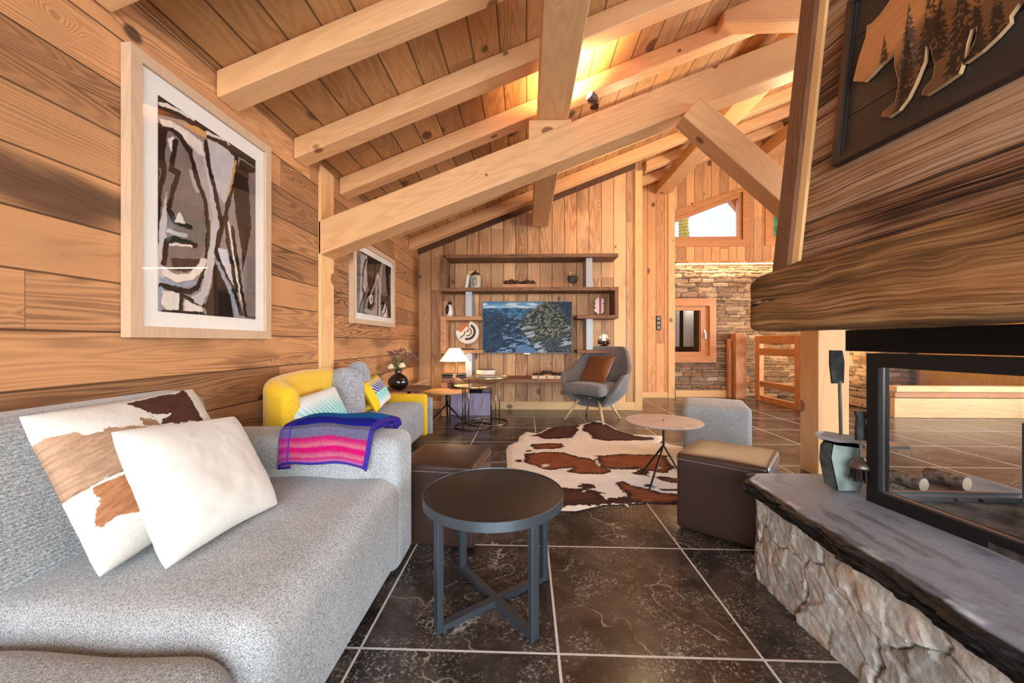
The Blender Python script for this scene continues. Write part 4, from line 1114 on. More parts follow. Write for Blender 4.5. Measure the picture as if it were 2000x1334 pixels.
# ------------------------------------------------------------ yellow corner sofa
m_yel = fabric('yellow_felt', srgb(236, 192, 44), srgb(206, 158, 26), 260, bias=.55, bump=.25)
m_gfelt = fabric('grey_felt', srgb(190, 192, 198), srgb(96, 98, 106), 300)
T = thing('yellow_sofa', 'small sofa with yellow shell and grey seat beyond the grey sofa', 'sofa')
def ysh(x0, y0, x1, y1, zt0, zt1, thick, z0=.04, r=.05, nm='back'):
    L = math.hypot(x1 - x0, y1 - y0); a = math.atan2(y1 - y0, x1 - x0); h = (zt0 + zt1) / 2 - z0
    def fn(p):
        f = (p.x / L) + .5; q = p.copy()
        if p.z > 0: q.z += (zt0 - zt1) / 2 * (1 - 2 * f)
        return q
    bm = soft_box(L / 2, thick / 2, h / 2, min(r, thick / 2 * .95), k=4, m=12, fn=fn)
    o = obj(nm, bm, m_yel, T, smooth=True, loc=((x0 + x1) / 2, (y0 + y1) / 2, z0 + h / 2), rot=(0, 0, a)); return o
# curved back made from one bent strip
def bent(path, zts, thick, z0=.04, name='back'):
    n = 60; pts = []
    P_ = [Vector(p) for p in path]
    # Catmull-Rom
    def cr(i, t):
        p0, p1, p2, p3 = P_[max(i - 1, 0)], P_[i], P_[i + 1], P_[min(i + 2, len(P_) - 1)]
        return .5 * ((2 * p1) + (p2 - p0) * t + (2 * p0 - 5 * p1 + 4 * p2 - p3) * t * t + (3 * p1 - p0 - 3 * p2 + p3) * t ** 3)
    m = 10
    for i in range(len(P_) - 1):
        for k in range(m): pts.append((cr(i, k / m), zts[i] + (zts[i + 1] - zts[i]) * k / m))
    pts.append((P_[-1], zts[-1]))
    bm = NB(); rings = []; h = thick / 2; K = 6
    for i, (p, z) in enumerate(pts):
        a = pts[max(i - 1, 0)][0]; b = pts[min(i + 1, len(pts) - 1)][0]; d = (b - a).normalized(); nrm = Vector((-d.y, d.x))
        e = min(i, len(pts) - 1 - i); sc_ = 1 if e > 2 else (.35, .75, .93)[e]; dz = 0 if e > 2 else (.035, .012, .003)[e]
        prof = [(-h * sc_, z0)] + [(-h * sc_ * math.cos(k / K * math.pi / 2), z - dz - h + h * math.sin(k / K * math.pi / 2)) for k in range(K + 1)] + [(h * sc_ * math.sin(k / K * math.pi / 2), z - dz - h + h * math.cos(k / K * math.pi / 2)) for k in range(1, K + 1)] + [(h * sc_, z0)]
        rings.append([bm.verts.new((p.x + nrm.x * u, p.y + nrm.y * u, zz)) for u, zz in prof])
    for A_, B_ in zip(rings[:-1], rings[1:]):
        for k in range(len(A_)): bm.faces.new((A_[k], A_[(k + 1) % len(A_)], B_[(k + 1) % len(B_)], B_[k]))
    bm.faces.new(rings[0]); bm.faces.new(rings[-1][::-1])
    return obj(name, bm, m_yel, T, smooth=True)
bent([(-1.30, 2.12), (-1.42, 2.16), (-1.50, 2.30), (-1.52, 2.6), (-1.53, 2.95), (-1.54, 3.25), (-1.54, 4.0)], [.78, .83, .845, .86, .85, .60, .50], .13)
obj('far_arm', shift(soft_box(.255, .035, .225, .03, k=4, m=6), (-1.325, 4.14, .265)), m_yel, T, smooth=True)
obj('seat_cushion', shift(soft_box(.20, .93, .185, .07, k=5, m=14), (-1.285, 3.165, .235)), m_gfelt, T, smooth=True)
obj('outer_shell', shift(soft_box(.22, .02, .2, .015, k=3, m=4), (-1.25, 4.215, .24)), m_gfelt, T, smooth=True)['label'] = 'grey felt outer side'
for k, (x, y, z, rz, lb) in enumerate(((-1.40, 2.98, .645, -12, 'upright grey felt bolster beside the yellow back, nearer the camera'), (-1.47, 3.36, .745, 18, 'grey felt bolster just behind the first, further from the camera'))):
    bm = soft_box(.11, .075 if k == 0 else .19, .19 if k == 0 else .115, .07 if k == 0 else .1, k=6, m=8)
    bm = soft_box(*((.095, .14, .20, .085) if k == 0 else (.085, .14, .13, .08)), k=6, m=8)
    o = obj('bolster', bm, m_gfelt, smooth=True, loc=(x, y, z), rot=(R(-8), R(-10), R(rz))); tag(o, lb, 'bolster', 'grey bolsters on the yellow sofa')
def palm(kind):
    def cl(U, V):
        yel, wht, tur, blu = [np.array(srgb(c)) for c in ((238, 196, 40), (232, 234, 232), (92, 208, 212), (48, 66, 160))]
        g = fbm(U * 3, V * 3, 3)
        if kind == 0:
            base = wht + (tur - wht) * sm(.92, .50, V + .1 * g)[..., None]
            base = np.where((V < .20 + .0 * U)[..., None] & (U > .72)[..., None], blu, base)
            fr = np.abs(np.sin((U * 1.0 + V * .35) * 46)) * sm(.9, .2, np.abs(V - .55) * 1.6)
            base = base + (wht - base) * (fr > .72)[..., None] * .85
            base = np.where(((U < .10) & (V < .5))[..., None], yel, base)
        else:
            base = np.where((V > .52)[..., None], blu + (yel - blu) * sm(.72, .98, V)[..., None], tur + (wht - tur) * sm(.4, .1, V)[..., None])
            fr = np.abs(np.sin((U * .9 + V * .6) * 34)); base = base + (np.array(srgb(240, 236, 200)) - base) * ((fr > .86) & (np.abs(V - .7) < .24))[..., None]
            base = base + (wht - base) * ((np.abs(np.sin((U + V * .5) * 40)) > .8) & (V < .5))[..., None] * .7
            base = np.where((U < .14)[..., None], yel, base)
        return base
    return cl
m_print = attr_mat('printed_cotton', .85, spec=.2)
TLa, TRa, BRa = atX(557, 783, -1.38), atX(652, 754, -1.38), atX(690, 834, -1.16)
qs = (((BRa - (TRa - TLa)), BRa, TRa, TLa), (atX(735, 806, -1.27), atX(763, 778, -1.37), atX(734, 731, -1.46), atX(702, 750, -1.36)))
for k, lb in enumerate(('white and turquoise palm print cushion against the yellow back', 'blue and yellow palm print cushion leaning on the grey bolsters')):
    g, c0 = quad_pillow(*qs[k], .12, n=110, seed=k, crease=.002, colfn=palm(k))
    t = thing('printed_pillow', lb, 'pillow', c0); grid_obj('front', g[0], m_print, t); grid_obj('back', g[1], m_print, t)

# ------------------------------------------------------------ leather and tweed cubes
def leather_mat(name, c, rough):
    s = N(name); vec, o = s.coords(); n = s.vor(vec, 260); n2 = s.noise(vec, 7, 3)
    s.bump(s.M('ADD', n, s.M('MULTIPLY', n2, .3)), .12, .002)
    s.b.inputs['Coat Weight'].default_value = .25; s.b.inputs['Coat Roughness'].default_value = .25
    v = s.M('ADD', .85, s.M('MULTIPLY', n2, .3))
    return s.out(s.mix(1.0, c, s.comb(v, v, v), 'MULTIPLY'), rough, spec=.5)
m_leather = leather_mat('brown_leather', srgb(62, 43, 37), .30)
m_stitch = plain('light_stitching', srgb(128, 106, 96), .7)
def cube(c, rz, label, w_=.44, h=.425, mat=None, group=None, seam=True, r=.022):
    t = thing('ottoman', label, 'ottoman', (c[0], c[1], 0), rz, group)
    obj('body', shift(soft_box(w_ / 2, w_ / 2, h / 2 - .004, r, k=4, m=8, fn=lambda p: Vector((p.x, p.y, p.z + (.008 * (1 - (2 * p.x / w_) ** 2) * (1 - (2 * p.y / w_) ** 2) if p.z > 0 else 0)))), (0, 0, h / 2 + .004)), mat or m_leather, t, smooth=True)
    if seam:
        q = w_ / 2 + .0005; bm = NB(); zz = h - .035
        tube(bm, [(-q + .01, -q, zz), (q - .01, -q, zz), (q, -q + .01, zz), (q, q - .01, zz), (q - .01, q, zz), (-q + .01, q, zz), (-q, q - .01, zz), (-q, -q + .01, zz)], .0025, 6, True)
        obj('seam', bm, m_stitch, [c_ for c_ in t.children][0])
    return t
cube((-.445, 2.155), R(-7), 'brown leather cube ottoman right behind the round black table', .42, .425, group='brown leather ottomans')
ca = Vector((.84, 2.18)); cc_ = Vector((1.197, 1.90)); uu = (cc_ - ca).normalized(); vv = Vector((-uu.y, uu.x))
ctr = ca + uu * .222 + vv * .222
cube((ctr.x + .0, ctr.y + .03), math.atan2(uu.y, uu.x), 'brown leather cube ottoman standing beside the corner of the stone hearth', .44, .43, group='brown leather ottomans')
cube((1.70, 3.56), R(-22), 'light grey tweed cube ottoman behind the leather one on the right', .52, .51, m_grey, seam=False, r=.045)

# ------------------------------------------------------------ round black side table
m_gm = plain('blue_grey_metal', srgb(96, 104, 112), .38, .75, nz=.1, nscale=90)
m_top = plain('black_brown_top', srgb(34, 28, 26), .48, nz=.25, nscale=220)
tc = Vector((-.133, 1.567)); HT = .446
T = thing('side_table', 'round side table with black top and crossed metal base in the foreground', 'table')
bm = NB(); lathe(bm, [(0, HT - .006), (.277, HT - .006), (.277, HT - .001), (.275, HT), (0, HT)], 96, tc.x, tc.y); obj('table_top', bm, m_top, T, ang=30)
bm = NB(); lathe(bm, [(.268, HT - .034), (.2815, HT - .034), (.2815, HT + .001), (.2785, HT + .002), (.2775, HT - .004), (.268, HT - .006)], 96, tc.x, tc.y); obj('rim', bm, m_gm, T, ang=30)
feet = [atZ(840, 1243, 0), atZ(1056, 1262, 0), atZ(1067, 1130, 0), atZ(899, 1110, 0)]
ctr2 = sum((Vector((f.x, f.y)) for f in feet), Vector((0, 0))) / 4
for f in feet:
    d = (Vector((f.x, f.y)) - tc).normalized(); pos_ = tc + d * .255
    M_ = Matrix.Translation((pos_.x, pos_.y, 0)) @ Matrix.Rotation(math.atan2(d.y, d.x), 4, 'Z')
    bm = NB(); bx(bm, -.012, .012, -.016, .016, 0, HT - .034, M_); obj('leg', bevel(bm, .002, 1), m_gm, T)
ds = [(Vector((f.x, f.y)) - tc).normalized() for f in feet]
for i, j in ((0, 2), (1, 3)):
    a = tc + ds[i] * .245; b = tc + ds[j] * .245; d = (b - a); L_ = d.length
    M_ = Matrix.Translation((a.x, a.y, 0)) @ Matrix.Rotation(math.atan2(d.y, d.x), 4, 'Z')
    bm = NB(); bx(bm, 0, L_, -.015, .015, .001, .024 + .0012 * i, M_); obj('cross_bar', bm, m_gm, T)

# ------------------------------------------------------------ tripod table
m_pink = wood('grey_pink_ash', srgb(200, 184, 182), srgb(160, 142, 142), 'x', 'y', contrast=.7, ring=14, var=.05, knot=0, rough=.35, bump=.1, fiber=.5)
T = thing('tripod_table', 'small round table with pale grained top on three dark legs standing on the hide', 'table', (1.035, 2.96, 0))
bm = NB(); lathe(bm, [(0, .442), (.262, .442), (.278, .452), (.278, .456), (0, .456)], 72); obj('table_top', bm, m_pink, T, ang=30, rot=(0, 0, R(35)))
bm = NB(); blob(bm, Vector((0, 0, .457)), .006, 10, 6); obj('screw', bm, m_blackm, T)
m_dleg = plain('dark_metal', srgb(44, 38, 36), .4, .6)
bm = NB(); tube(bm, [(0, 0, .26), (0, 0, .442)], .009, 12); obj('stem', bm, m_dleg, T)
for q in (atZ(1268, 958, .012), atZ(1252, 925, .012), atZ(1324, 918, .012)):
    bm = NB(); tube(bm, [(0, 0, .27), (q.x - 1.035, q.y - 2.96, .0125)], .0075, 10); obj('leg', bm, m_dleg, T)

# ------------------------------------------------------------ cowhide rug
def rugP(x, y): q = atZ(960 + x / 5, 800 + y / 5, .0); return (q.x, q.y)
outl = [rugP(*q) for q in [(140, 400), (165, 355), (258, 312), (268, 270), (340, 220), (450, 236), (560, 178), (700, 166), (850, 152), (900, 140), (1040, 106), (1110, 135), (1170, 165), (1240, 210), (1400, 248), (1690, 262), (1692, 300), (1640, 328), (1850, 362), (2000, 400), (2250, 470), (2300, 640), (2180, 800), (2150, 940), (1990, 1000), (1810, 925), (1560, 920), (1340, 928), (1345, 975), (1290, 935), (1100, 940), (820, 1005), (680, 1003), (480, 985), (330, 900), (150, 760), (150, 580)]]
patches = [([(350, 275), (480, 240), (600, 180), (850, 155), (850, 210), (800, 290), (600, 300), (500, 305), (440, 275)], 0),
           ([(880, 170), (1000, 130), (1100, 140), (1240, 215), (1400, 270), (1600, 290), (1590, 312), (1300, 320), (1100, 320), (990, 300), (960, 255), (900, 220)], 0),
           ([(375, 360), (500, 345), (690, 345), (735, 380), (600, 400), (430, 402)], 1), ([(330, 415), (400, 410), (390, 430), (330, 428)], 0),
           ([(340, 450), (540, 425), (700, 430), (860, 480), (1000, 500), (1180, 630), (1080, 655), (860, 650), (700, 630), (790, 590), (560, 610), (420, 575), (315, 540)], 1),
           ([(230, 505), (300, 500), (295, 530), (235, 525)], 0),
           ([(1010, 470), (1250, 450), (1500, 455), (1700, 465), (1780, 590), (1720, 640), (1560, 620), (1540, 670), (1370, 640), (1450, 600), (1180, 605), (1060, 570), (1020, 500)], 1),
           ([(1580, 670), (1820, 690), (2000, 720), (2000, 760), (1800, 740), (1640, 710)], 1),
           ([(1480, 745), (1640, 780), (1600, 790), (1500, 770)], 0), ([(1640, 795), (1850, 800), (1900, 830), (1700, 815)], 0),
           ([(1180, 720), (1280, 725), (1450, 780), (1650, 830), (1830, 850), (2100, 850), (2100, 935), (1330, 925), (1290, 850)], 1),
           ([(840, 770), (900, 745), (1020, 750), (1020, 790), (900, 810)], 0),
           ([(560, 790), (700, 785), (820, 790), (1100, 835), (1080, 890), (1300, 880), (1345, 930), (1080, 930), (820, 960), (600, 990), (450, 930), (480, 850)], 0),
           ([(2050, 480), (2300, 520), (2250, 640), (2080, 600)], 1), ([(230, 640), (420, 660), (500, 760), (330, 800), (200, 720)], 1)]
patches = [([rugP(*q) for q in pl_], k) for pl_, k in patches]
holes = [([rugP(*q) for q in pl_]) for pl_ in ([(495, 560), (555, 550), (550, 575), (500, 575)], [(1010, 505), (1080, 560), (1060, 580), (1010, 530)], [(850, 815), (910, 815), (900, 825), (850, 825)], [(1630, 578), (1660, 580), (1650, 592), (1620, 588)])]
ox = [p[0] for p in outl]; oy = [p[1] for p in outl]; rx0, rx1, ry0, ry1 = min(ox), max(ox), min(oy), max(oy)
def rxy(U, V): return rx0 + U * (rx1 - rx0), ry0 + V * (ry1 - ry0)
def rug_pos(U, V):
    X, Y = rxy(U, V)
    ed = np.clip(dline(X, Y, outl + outl[:1]) / .05, 0, 1)
    return X, Y, .004 + .012 * ed + .004 * ed * (fbm(X * 5, Y * 5, 3) - .5) + .012 * ed * np.exp(-((X - .38 - .1 * Y + .1) / .03) ** 2) * 0
def rug_cl(U, V):
    X, Y = rxy(U, V)
    wx = X + (fbm(X * 14, Y * 14, 1) - .5) * .07 + (fbm(X * 28, Y * 90, 11) - .5) * .05; wy = Y + (fbm(X * 14, Y * 14, 21) - .5) * .05 + (fbm(X * 30, Y * 90, 31) - .5) * .05
    c = np.array(srgb(242, 236, 226)) * (.88 + .24 * fbm(X * 6, Y * 6, 9))[..., None]
    for pl_, k in patches:
        m = inpoly(wx, wy, pl_)
        de = dline(wx, wy, list(pl_) + [pl_[0]])
        ctr_ = np.array(srgb(138, 80, 48) if k else srgb(86, 54, 42)); rim_ = np.array(srgb(64, 38, 28))
        f = sm(.01, .07 if k else .12, de + (fbm(X * 20, Y * 50, 7) - .5) * .06)[..., None]
        cc = rim_ + (ctr_ - rim_) * f; cc = cc * (.35 + 1.3 * fbm(X * 14, Y * 120, 5))[..., None]
        c = np.where(m[..., None], cc, c)
    for h_ in holes: c = np.where(inpoly(wx, wy, h_)[..., None], np.array(srgb(230, 216, 196)), c)
    return c
o = grid_obj('cowhide_rug', fgrid(400, 420, rug_pos, rug_cl, lambda U, V: inpoly(*rxy(U, V), outl)), attr_mat('rug_hide', .85, bump=.5, bscale=70, stretch=(1, 3, 1), spec=.2))
tag(o, 'white and reddish brown cowhide rug on the dark tiled floor', 'rug')
# ------------------------------------------------------------ framed paintings on the left wall
PX = -1.665
def picture(name, label, corners, cr, ink, bgc, prefix, mat_w, fr_w):
    (yl, z0), (yr, z1) = corners
    T = thing(name, label, 'picture')
    bm = NB()
    for a in ((yl, yr, z0, z0 + fr_w), (yl, yr, z1 - fr_w, z1), (yl, yl + fr_w, z0 + fr_w, z1 - fr_w), (yr - fr_w, yr, z0 + fr_w, z1 - fr_w)): bx(bm, -1.699, -1.655, *a)
    obj('frame', bm, m_frame, T)
    obj('mat_board', box(-1.698, -1.672, yl + fr_w, yr - fr_w, z0 + fr_w, z1 - fr_w), plain('white_mount', srgb(240, 236, 230), .9), T)
    ya, yb, za, zb = yl + fr_w + mat_w[0], yr - fr_w - mat_w[1], z0 + fr_w + mat_w[2], z1 - fr_w - mat_w[3]
    def pos(U, V): return -1.6705 + U * 0, ya + U * (yb - ya), za + V * (zb - za)
    def cl(U, V):
        Y = ya + U * (yb - ya); Z = za + V * (zb - za)
        # back to picture coordinates of the measuring crop
        t = (-1.6705 * _c + Y * _s); d = -(-1.6705) * _s + Y * _c
        px = CX + F * (-1.6705 * _c + Y * _s) / (Y * _c + 1.6705 * _s); py = CY - F * (Z - CAMH) / (Y * _c + 1.6705 * _s)
        X_, Y_ = (px - cr[0]) / cr[2], (py - cr[1]) / cr[2]
        wx = X_ + (fbm(X_ * .05, Y_ * .05, 3) - .5) * 10; wy = Y_ + (fbm(X_ * .05, Y_ * .05, 13) - .5) * 10
        c = np.ones(U.shape + (3,)) * np.array(srgb(bgc)); c = c * (.8 + .4 * fbm(X_ * .02, Y_ * .012, 5))[..., None]
        for kind, colr, w_, pts in ink:
            m = inpoly(wx, wy, pts) if kind == 'p' else dline(wx, wy, pts) < w_
            cc = np.array(srgb(colr)) * (.85 + .3 * fbm(X_ * .06 + w_, Y_ * .02, 9))[..., None]
            c = np.where(m[..., None], cc, c)
        return c
    grid_obj('painting', fgrid(230, 330, pos, cl), attr_mat('paint', .7, spec=.08), T)
    obj('glass', box(-1.6645, -1.6625, yl + fr_w, yr - fr_w, z0 + fr_w, z1 - fr_w), glass('picture_glass', refl=.7), T)
m_frame = wood('pale_oak_frame', srgb(208, 176, 146), srgb(180, 148, 118), 'z', 'y', contrast=.4, ring=12, var=.08, knot=0, bump=.1)
BK = (38, 30, 28); G1 = (176, 164, 160); G2 = (126, 112, 106); W_ = (226, 216, 206); BL = (150, 158, 176); OR = (206, 156, 96); LG = (196, 190, 192)
a = atX(251, 659, -1.665); b = atX(527, 290, -1.665)
ink1 = [
 ('p', G2, 0, [(180, 320), (200, 320), (240, 380), (330, 480), (400, 700), (400, 860), (330, 1000), (200, 1000), (170, 800), (190, 500)]),
 ('p', LG, 0, [(170, 860), (215, 640), (215, 960), (200, 1080), (150, 1190), (150, 1000)]),
 ('p', G1, 0, [(300, 430), (380, 420), (420, 700), (440, 780), (400, 860), (395, 700), (360, 600)]),
 ('p', LG, 0, [(400, 380), (520, 490), (500, 620), (470, 700), (440, 640), (395, 440)]),
 ('p', BK, 0, [(172, 205), (625, 505), (625, 545), (520, 480), (400, 400), (300, 330), (172, 300)]),
 ('p', W_, 0, [(178, 248), (215, 252), (290, 290), (340, 320), (338, 332), (270, 292), (215, 270), (180, 262)]),
 ('p', W_, 0, [(182, 318), (230, 330), (310, 375), (370, 425), (385, 490), (350, 470), (300, 420), (240, 375), (200, 360)]),
 ('p', OR, 0, [(250, 325), (330, 350), (395, 380), (400, 410), (350, 390), (290, 350)]),
 ('p', W_, 0, [(390, 372), (470, 410), (500, 440), (440, 415), (400, 412)]),
 ('p', BK, 0, [(172, 330), (195, 345), (190, 500), (178, 620), (172, 700), (155, 720)]),
 ('p', BK, 0, [(540, 500), (620, 545), (610, 660), (590, 800), (550, 1010), (545, 900), (520, 740), (510, 640), (525, 560)]),
 ('p', G2, 0, [(575, 560), (624, 560), (616, 1000), (612, 1220), (570, 1200), (555, 1000), (590, 800)]),
 ('l', BK, 13, [(205, 365), (195, 480), (205, 560), (182, 640), (165, 900)]), ('l', BK, 10, [(200, 365), (240, 370), (275, 400), (320, 470)]),
 ('p', W_, 0, [(222, 410), (245, 400), (258, 425), (238, 475), (225, 440)]),
 ('l', BK, 12, [(255, 420), (236, 545), (268, 560), (240, 650), (225, 720), (250, 775), (320, 800)]),
 ('p', W_, 0, [(272, 730), (300, 785), (250, 775)]),
 ('l', BK, 9, [(320, 460), (350, 590), (385, 680), (400, 800), (395, 900), (375, 1000), (350, 1070)]),
 ('l', G1, 8, [(320, 550), (350, 640)]), ('l', LG, 9, [(225, 815), (260, 830), (300, 835)]),
 ('l', BK, 13, [(205, 960), (215, 860), (250, 850), (340, 880)]), ('l', W_, 5, [(232, 875), (280, 878), (325, 885)]),
 ('p', (60, 50, 52), 0, [(235, 935), (370, 940), (345, 985), (290, 1000), (245, 985)]),
 ('l', W_, 16, [(210, 1000), (260, 1025), (320, 1020), (360, 985), (378, 950)]), ('l', BL, 9, [(190, 1030), (270, 1060), (340, 1045)]),
 ('l', BK, 12, [(190, 1055), (260, 1075), (320, 1085), (355, 1060)]),
 ('p', BL, 0, [(170, 1060), (195, 1060), (190, 1170), (240, 1190), (150, 1195), (150, 1100)]),
 ('p', W_, 0, [(200, 1080), (270, 1090), (275, 1165), (215, 1165), (190, 1130)]), ('p', W_, 0, [(295, 1120), (370, 1155), (375, 1175), (292, 1168)]),
 ('l', BK, 8, [(283, 1080), (280, 1165)]), ('l', BK, 8, [(200, 1170), (280, 1175), (370, 1180), (400, 1200)]), ('l', BK, 9, [(285, 1100), (350, 1135), (385, 1150)]),
 ('p', LG, 0, [(425, 780), (440, 830), (420, 960), (400, 1080), (370, 1150), (320, 1110), (370, 1080), (395, 960)]),
 ('l', LG, 16, [(395, 500), (420, 640), (435, 760), (425, 860), (405, 980), (385, 1090), (350, 1120)]),
 ('l', BK, 9, [(388, 420), (400, 520), (425, 620), (445, 720), (462, 800)]),
 ('l', BK, 9, [(400, 400), (470, 430), (525, 490), (515, 580), (490, 680), (470, 780)]), ('l', OR, 5, [(520, 510), (505, 590), (485, 660)]),
 ('l', BK, 10, [(470, 760), (450, 830), (435, 910), (470, 990), (520, 1110), (545, 1180)]),
 ('p', BK, 0, [(425, 950), (460, 1010), (500, 1120), (512, 1210), (400, 1205), (385, 1150), (410, 1080)]),
 ('p', (206, 206, 214), 0, [(440, 890), (480, 900), (510, 960), (530, 1090), (500, 1040), (450, 930)]),
 ('l', BL, 8, [(440, 960), (490, 1060), (530, 1190)]),
 ('l', BK, 9, [(478, 740), (485, 850), (505, 960), (525, 1080)]), ('l', BK, 7, [(505, 800), (525, 940), (545, 1060), (565, 1190)]),
 ('l', W_, 4, [(490, 780), (512, 930), (545, 1120)]),
 ('l', BK, 1.5, [(548, 1180), (552, 1192), (560, 1186), (566, 1196), (572, 1188), (580, 1198), (590, 1194), (596, 1215), (602, 1195), (608, 1216)]),
 ('l', BK, 1.5, [(562, 1215), (572, 1192)])]
picture('framed_painting', 'large framed abstract painting in black, grey and white near the camera', ((a.y, a.z), (b.y, b.z)), (230, 90, .4424), ink1, (150, 138, 132), 'big', (.085, .075, .07, .085), .05)
a2 = atX(688, 631, -1.665); b2 = atX(770.5, 509, -1.665)
ink2 = [
 ('p', G1, 0, [(108, 110), (160, 130), (165, 380), (140, 440), (110, 560), (90, 610), (100, 420)]),
 ('p', BK, 0, [(105, 70), (170, 85), (275, 160), (370, 200), (368, 230), (340, 300), (345, 240), (290, 165), (240, 310), (215, 440), (215, 540), (185, 575), (150, 560), (148, 500), (175, 400), (160, 300), (160, 130), (110, 105)]),
 ('p', G2, 0, [(300, 190), (320, 350), (315, 440), (290, 460), (285, 380)]),
 ('p', BK, 0, [(310, 180), (340, 200), (345, 340), (355, 640), (340, 650), (330, 460), (320, 330)]),
 ('l', BK, 6, [(150, 160), (125, 250), (120, 400), (135, 450), (110, 520), (92, 600)]), ('l', BK, 5, [(160, 200), (165, 340)]),
 ('l', G1, 6, [(250, 280), (225, 370), (190, 450), (160, 500), (155, 560)]),
 ('p', G1, 0, [(130, 590), (150, 565), (190, 590), (225, 560), (232, 380), (245, 360), (240, 630), (180, 620)]),
 ('p', W_, 0, [(185, 450), (205, 460), (208, 520), (190, 540), (176, 500)]), ('p', G2, 0, [(190, 470), (200, 475), (200, 515), (188, 520)]),
 ('l', LG, 5, [(255, 300), (265, 420), (262, 630)]), ('l', LG, 3, [(290, 170), (275, 300), (275, 440)]),
 ('p', BK, 0, [(275, 460), (335, 470), (340, 500), (335, 640), (290, 640), (275, 560)]),
 ('p', W_, 0, [(318, 520), (325, 560), (330, 640), (295, 640), (285, 600), (300, 550)]), ('l', BK, 4, [(330, 480), (310, 600), (290, 625)]),
 ('p', G2, 0, [(345, 290), (362, 290), (360, 430), (350, 430)])]
picture('framed_painting', 'smaller framed black and grey abstract painting beyond the wall post', ((a2.y, a2.z), (b2.y, b2.z)), (680, 470, .23256), ink2, (120, 104, 92), 'small', (.06, .06, .06, .06), .05)

# ------------------------------------------------------------ wall shelf
YF, YW = 5.62, 6.003
def sx(px, Y=YF): return atY(px, 600, Y).x
def szz(py, px=1028, Y=YF): return atY(px, py, Y).z
T = thing('wall_shelf', 'serpentine reclaimed wood wall shelf with brushed steel uprights around the television', 'shelf')
def sh(x0, x1, z0, z1, nm='shelf_board', mat=None, y0=YF): obj(nm, box(x0, x1, y0, YW, z0, z1, .004, 1), mat or m_shelf, T)
zA0, zA1 = szz(503), szz(496); zB0, zB1 = szz(568), szz(561); zC0, zC1 = szz(622.5), szz(615.5); zD0, zD1 = szz(625), szz(617.5); zE0, zE1 = szz(690), szz(683.5)
sh(sx(866), sx(1208), zA0, zA1); sh(sx(859), sx(1209), zB0, zB1)
sh(sx(860), sx(869), zB1 + .001, zA1 - .002, 'shelf_side'); sh(sx(1201), sx(1208.5), zC0, zB0 - .001, 'shelf_side')
sh(sx(1127), sx(1201) - .001, zC0, zC1); sh(sx(1128), sx(1200), zE0, zE1)
sh(sx(870) + .001, sx(939), zD0, zD1, mat=m_shelfL); sh(sx(860), sx(870), zE0, zD1, 'shelf_side', m_shelfL); sh(sx(870) + .001, sx(941), zE0, zE1, mat=m_shelfL)
YL = 5.40; zF1 = szz(741, Y=YL); zF0 = szz(748, Y=YL)
sh(sx(862, YL), sx(1100, YL), zF0, zF1, y0=YL); sh(sx(862, YL), sx(874, YL), .002, zF0 - .001, 'shelf_side', m_shelfL, y0=YL)
def steel(p0, p1, z0, z1): obj('steel_upright', box(sx(p0, 5.66), sx(p1, 5.66), 5.66, YW, z0, z1, .003, 1), m_upr, T)
m_upr = plain('satin_steel', srgb(168, 170, 175), .42, .35, nz=.06, nscale=4)
steel(909, 921, zD1 + .001, zB0 - .001); steel(909, 922, zF1 + .001, zE0 - .001); steel(1144.5, 1157, zB1 + .001, zA0 - .001); steel(1145, 1158, zE1 + .001, zC0 - .001); steel(1144.5, 1157, .002, .2) if False else None

# ------------------------------------------------------------ television
tA = atY(942, 690, 5.88); tB = atY(1117.5, 588.5, 5.88)
T = thing('television', 'flat television on the board wall showing a snowy mountain valley', 'television')
bm = NB(); bx(bm, tA.x, tB.x, 5.885, 5.93, tA.z, tB.z); obj('housing', bevel(bm, .004, 1), m_black, T)
bm = NB(); e_ = .010
for a_ in ((tA.x, tB.x, tA.z, tA.z + .012), (tA.x, tB.x, tB.z - e_, tB.z), (tA.x, tA.x + e_, tA.z + .014, tB.z - e_), (tB.x - e_, tB.x, tA.z + .012, tB.z - e_)): bx(bm, a_[0], a_[1], 5.875, 5.885, a_[2], a_[3])
obj('bezel', bm, plain('dark_bezel', srgb(84, 80, 84), .4, .5), T)
obj('badge', box((tA.x + tB.x) / 2 - .045, (tA.x + tB.x) / 2 + .045, 5.872, 5.884, tA.z - .012, tA.z + .002), m_steel, T)
obj('wall_bracket', box((tA.x + tB.x) / 2 - .2, (tA.x + tB.x) / 2 + .2, 5.93, 6.03, 1.1, 1.4), m_blackm, T)
def tv_pos(U, V): return tA.x + e_ + U * (tB.x - tA.x - 2 * e_), 5.882 + U * 0, tA.z + .014 + V * (tB.z - tA.z - .024)
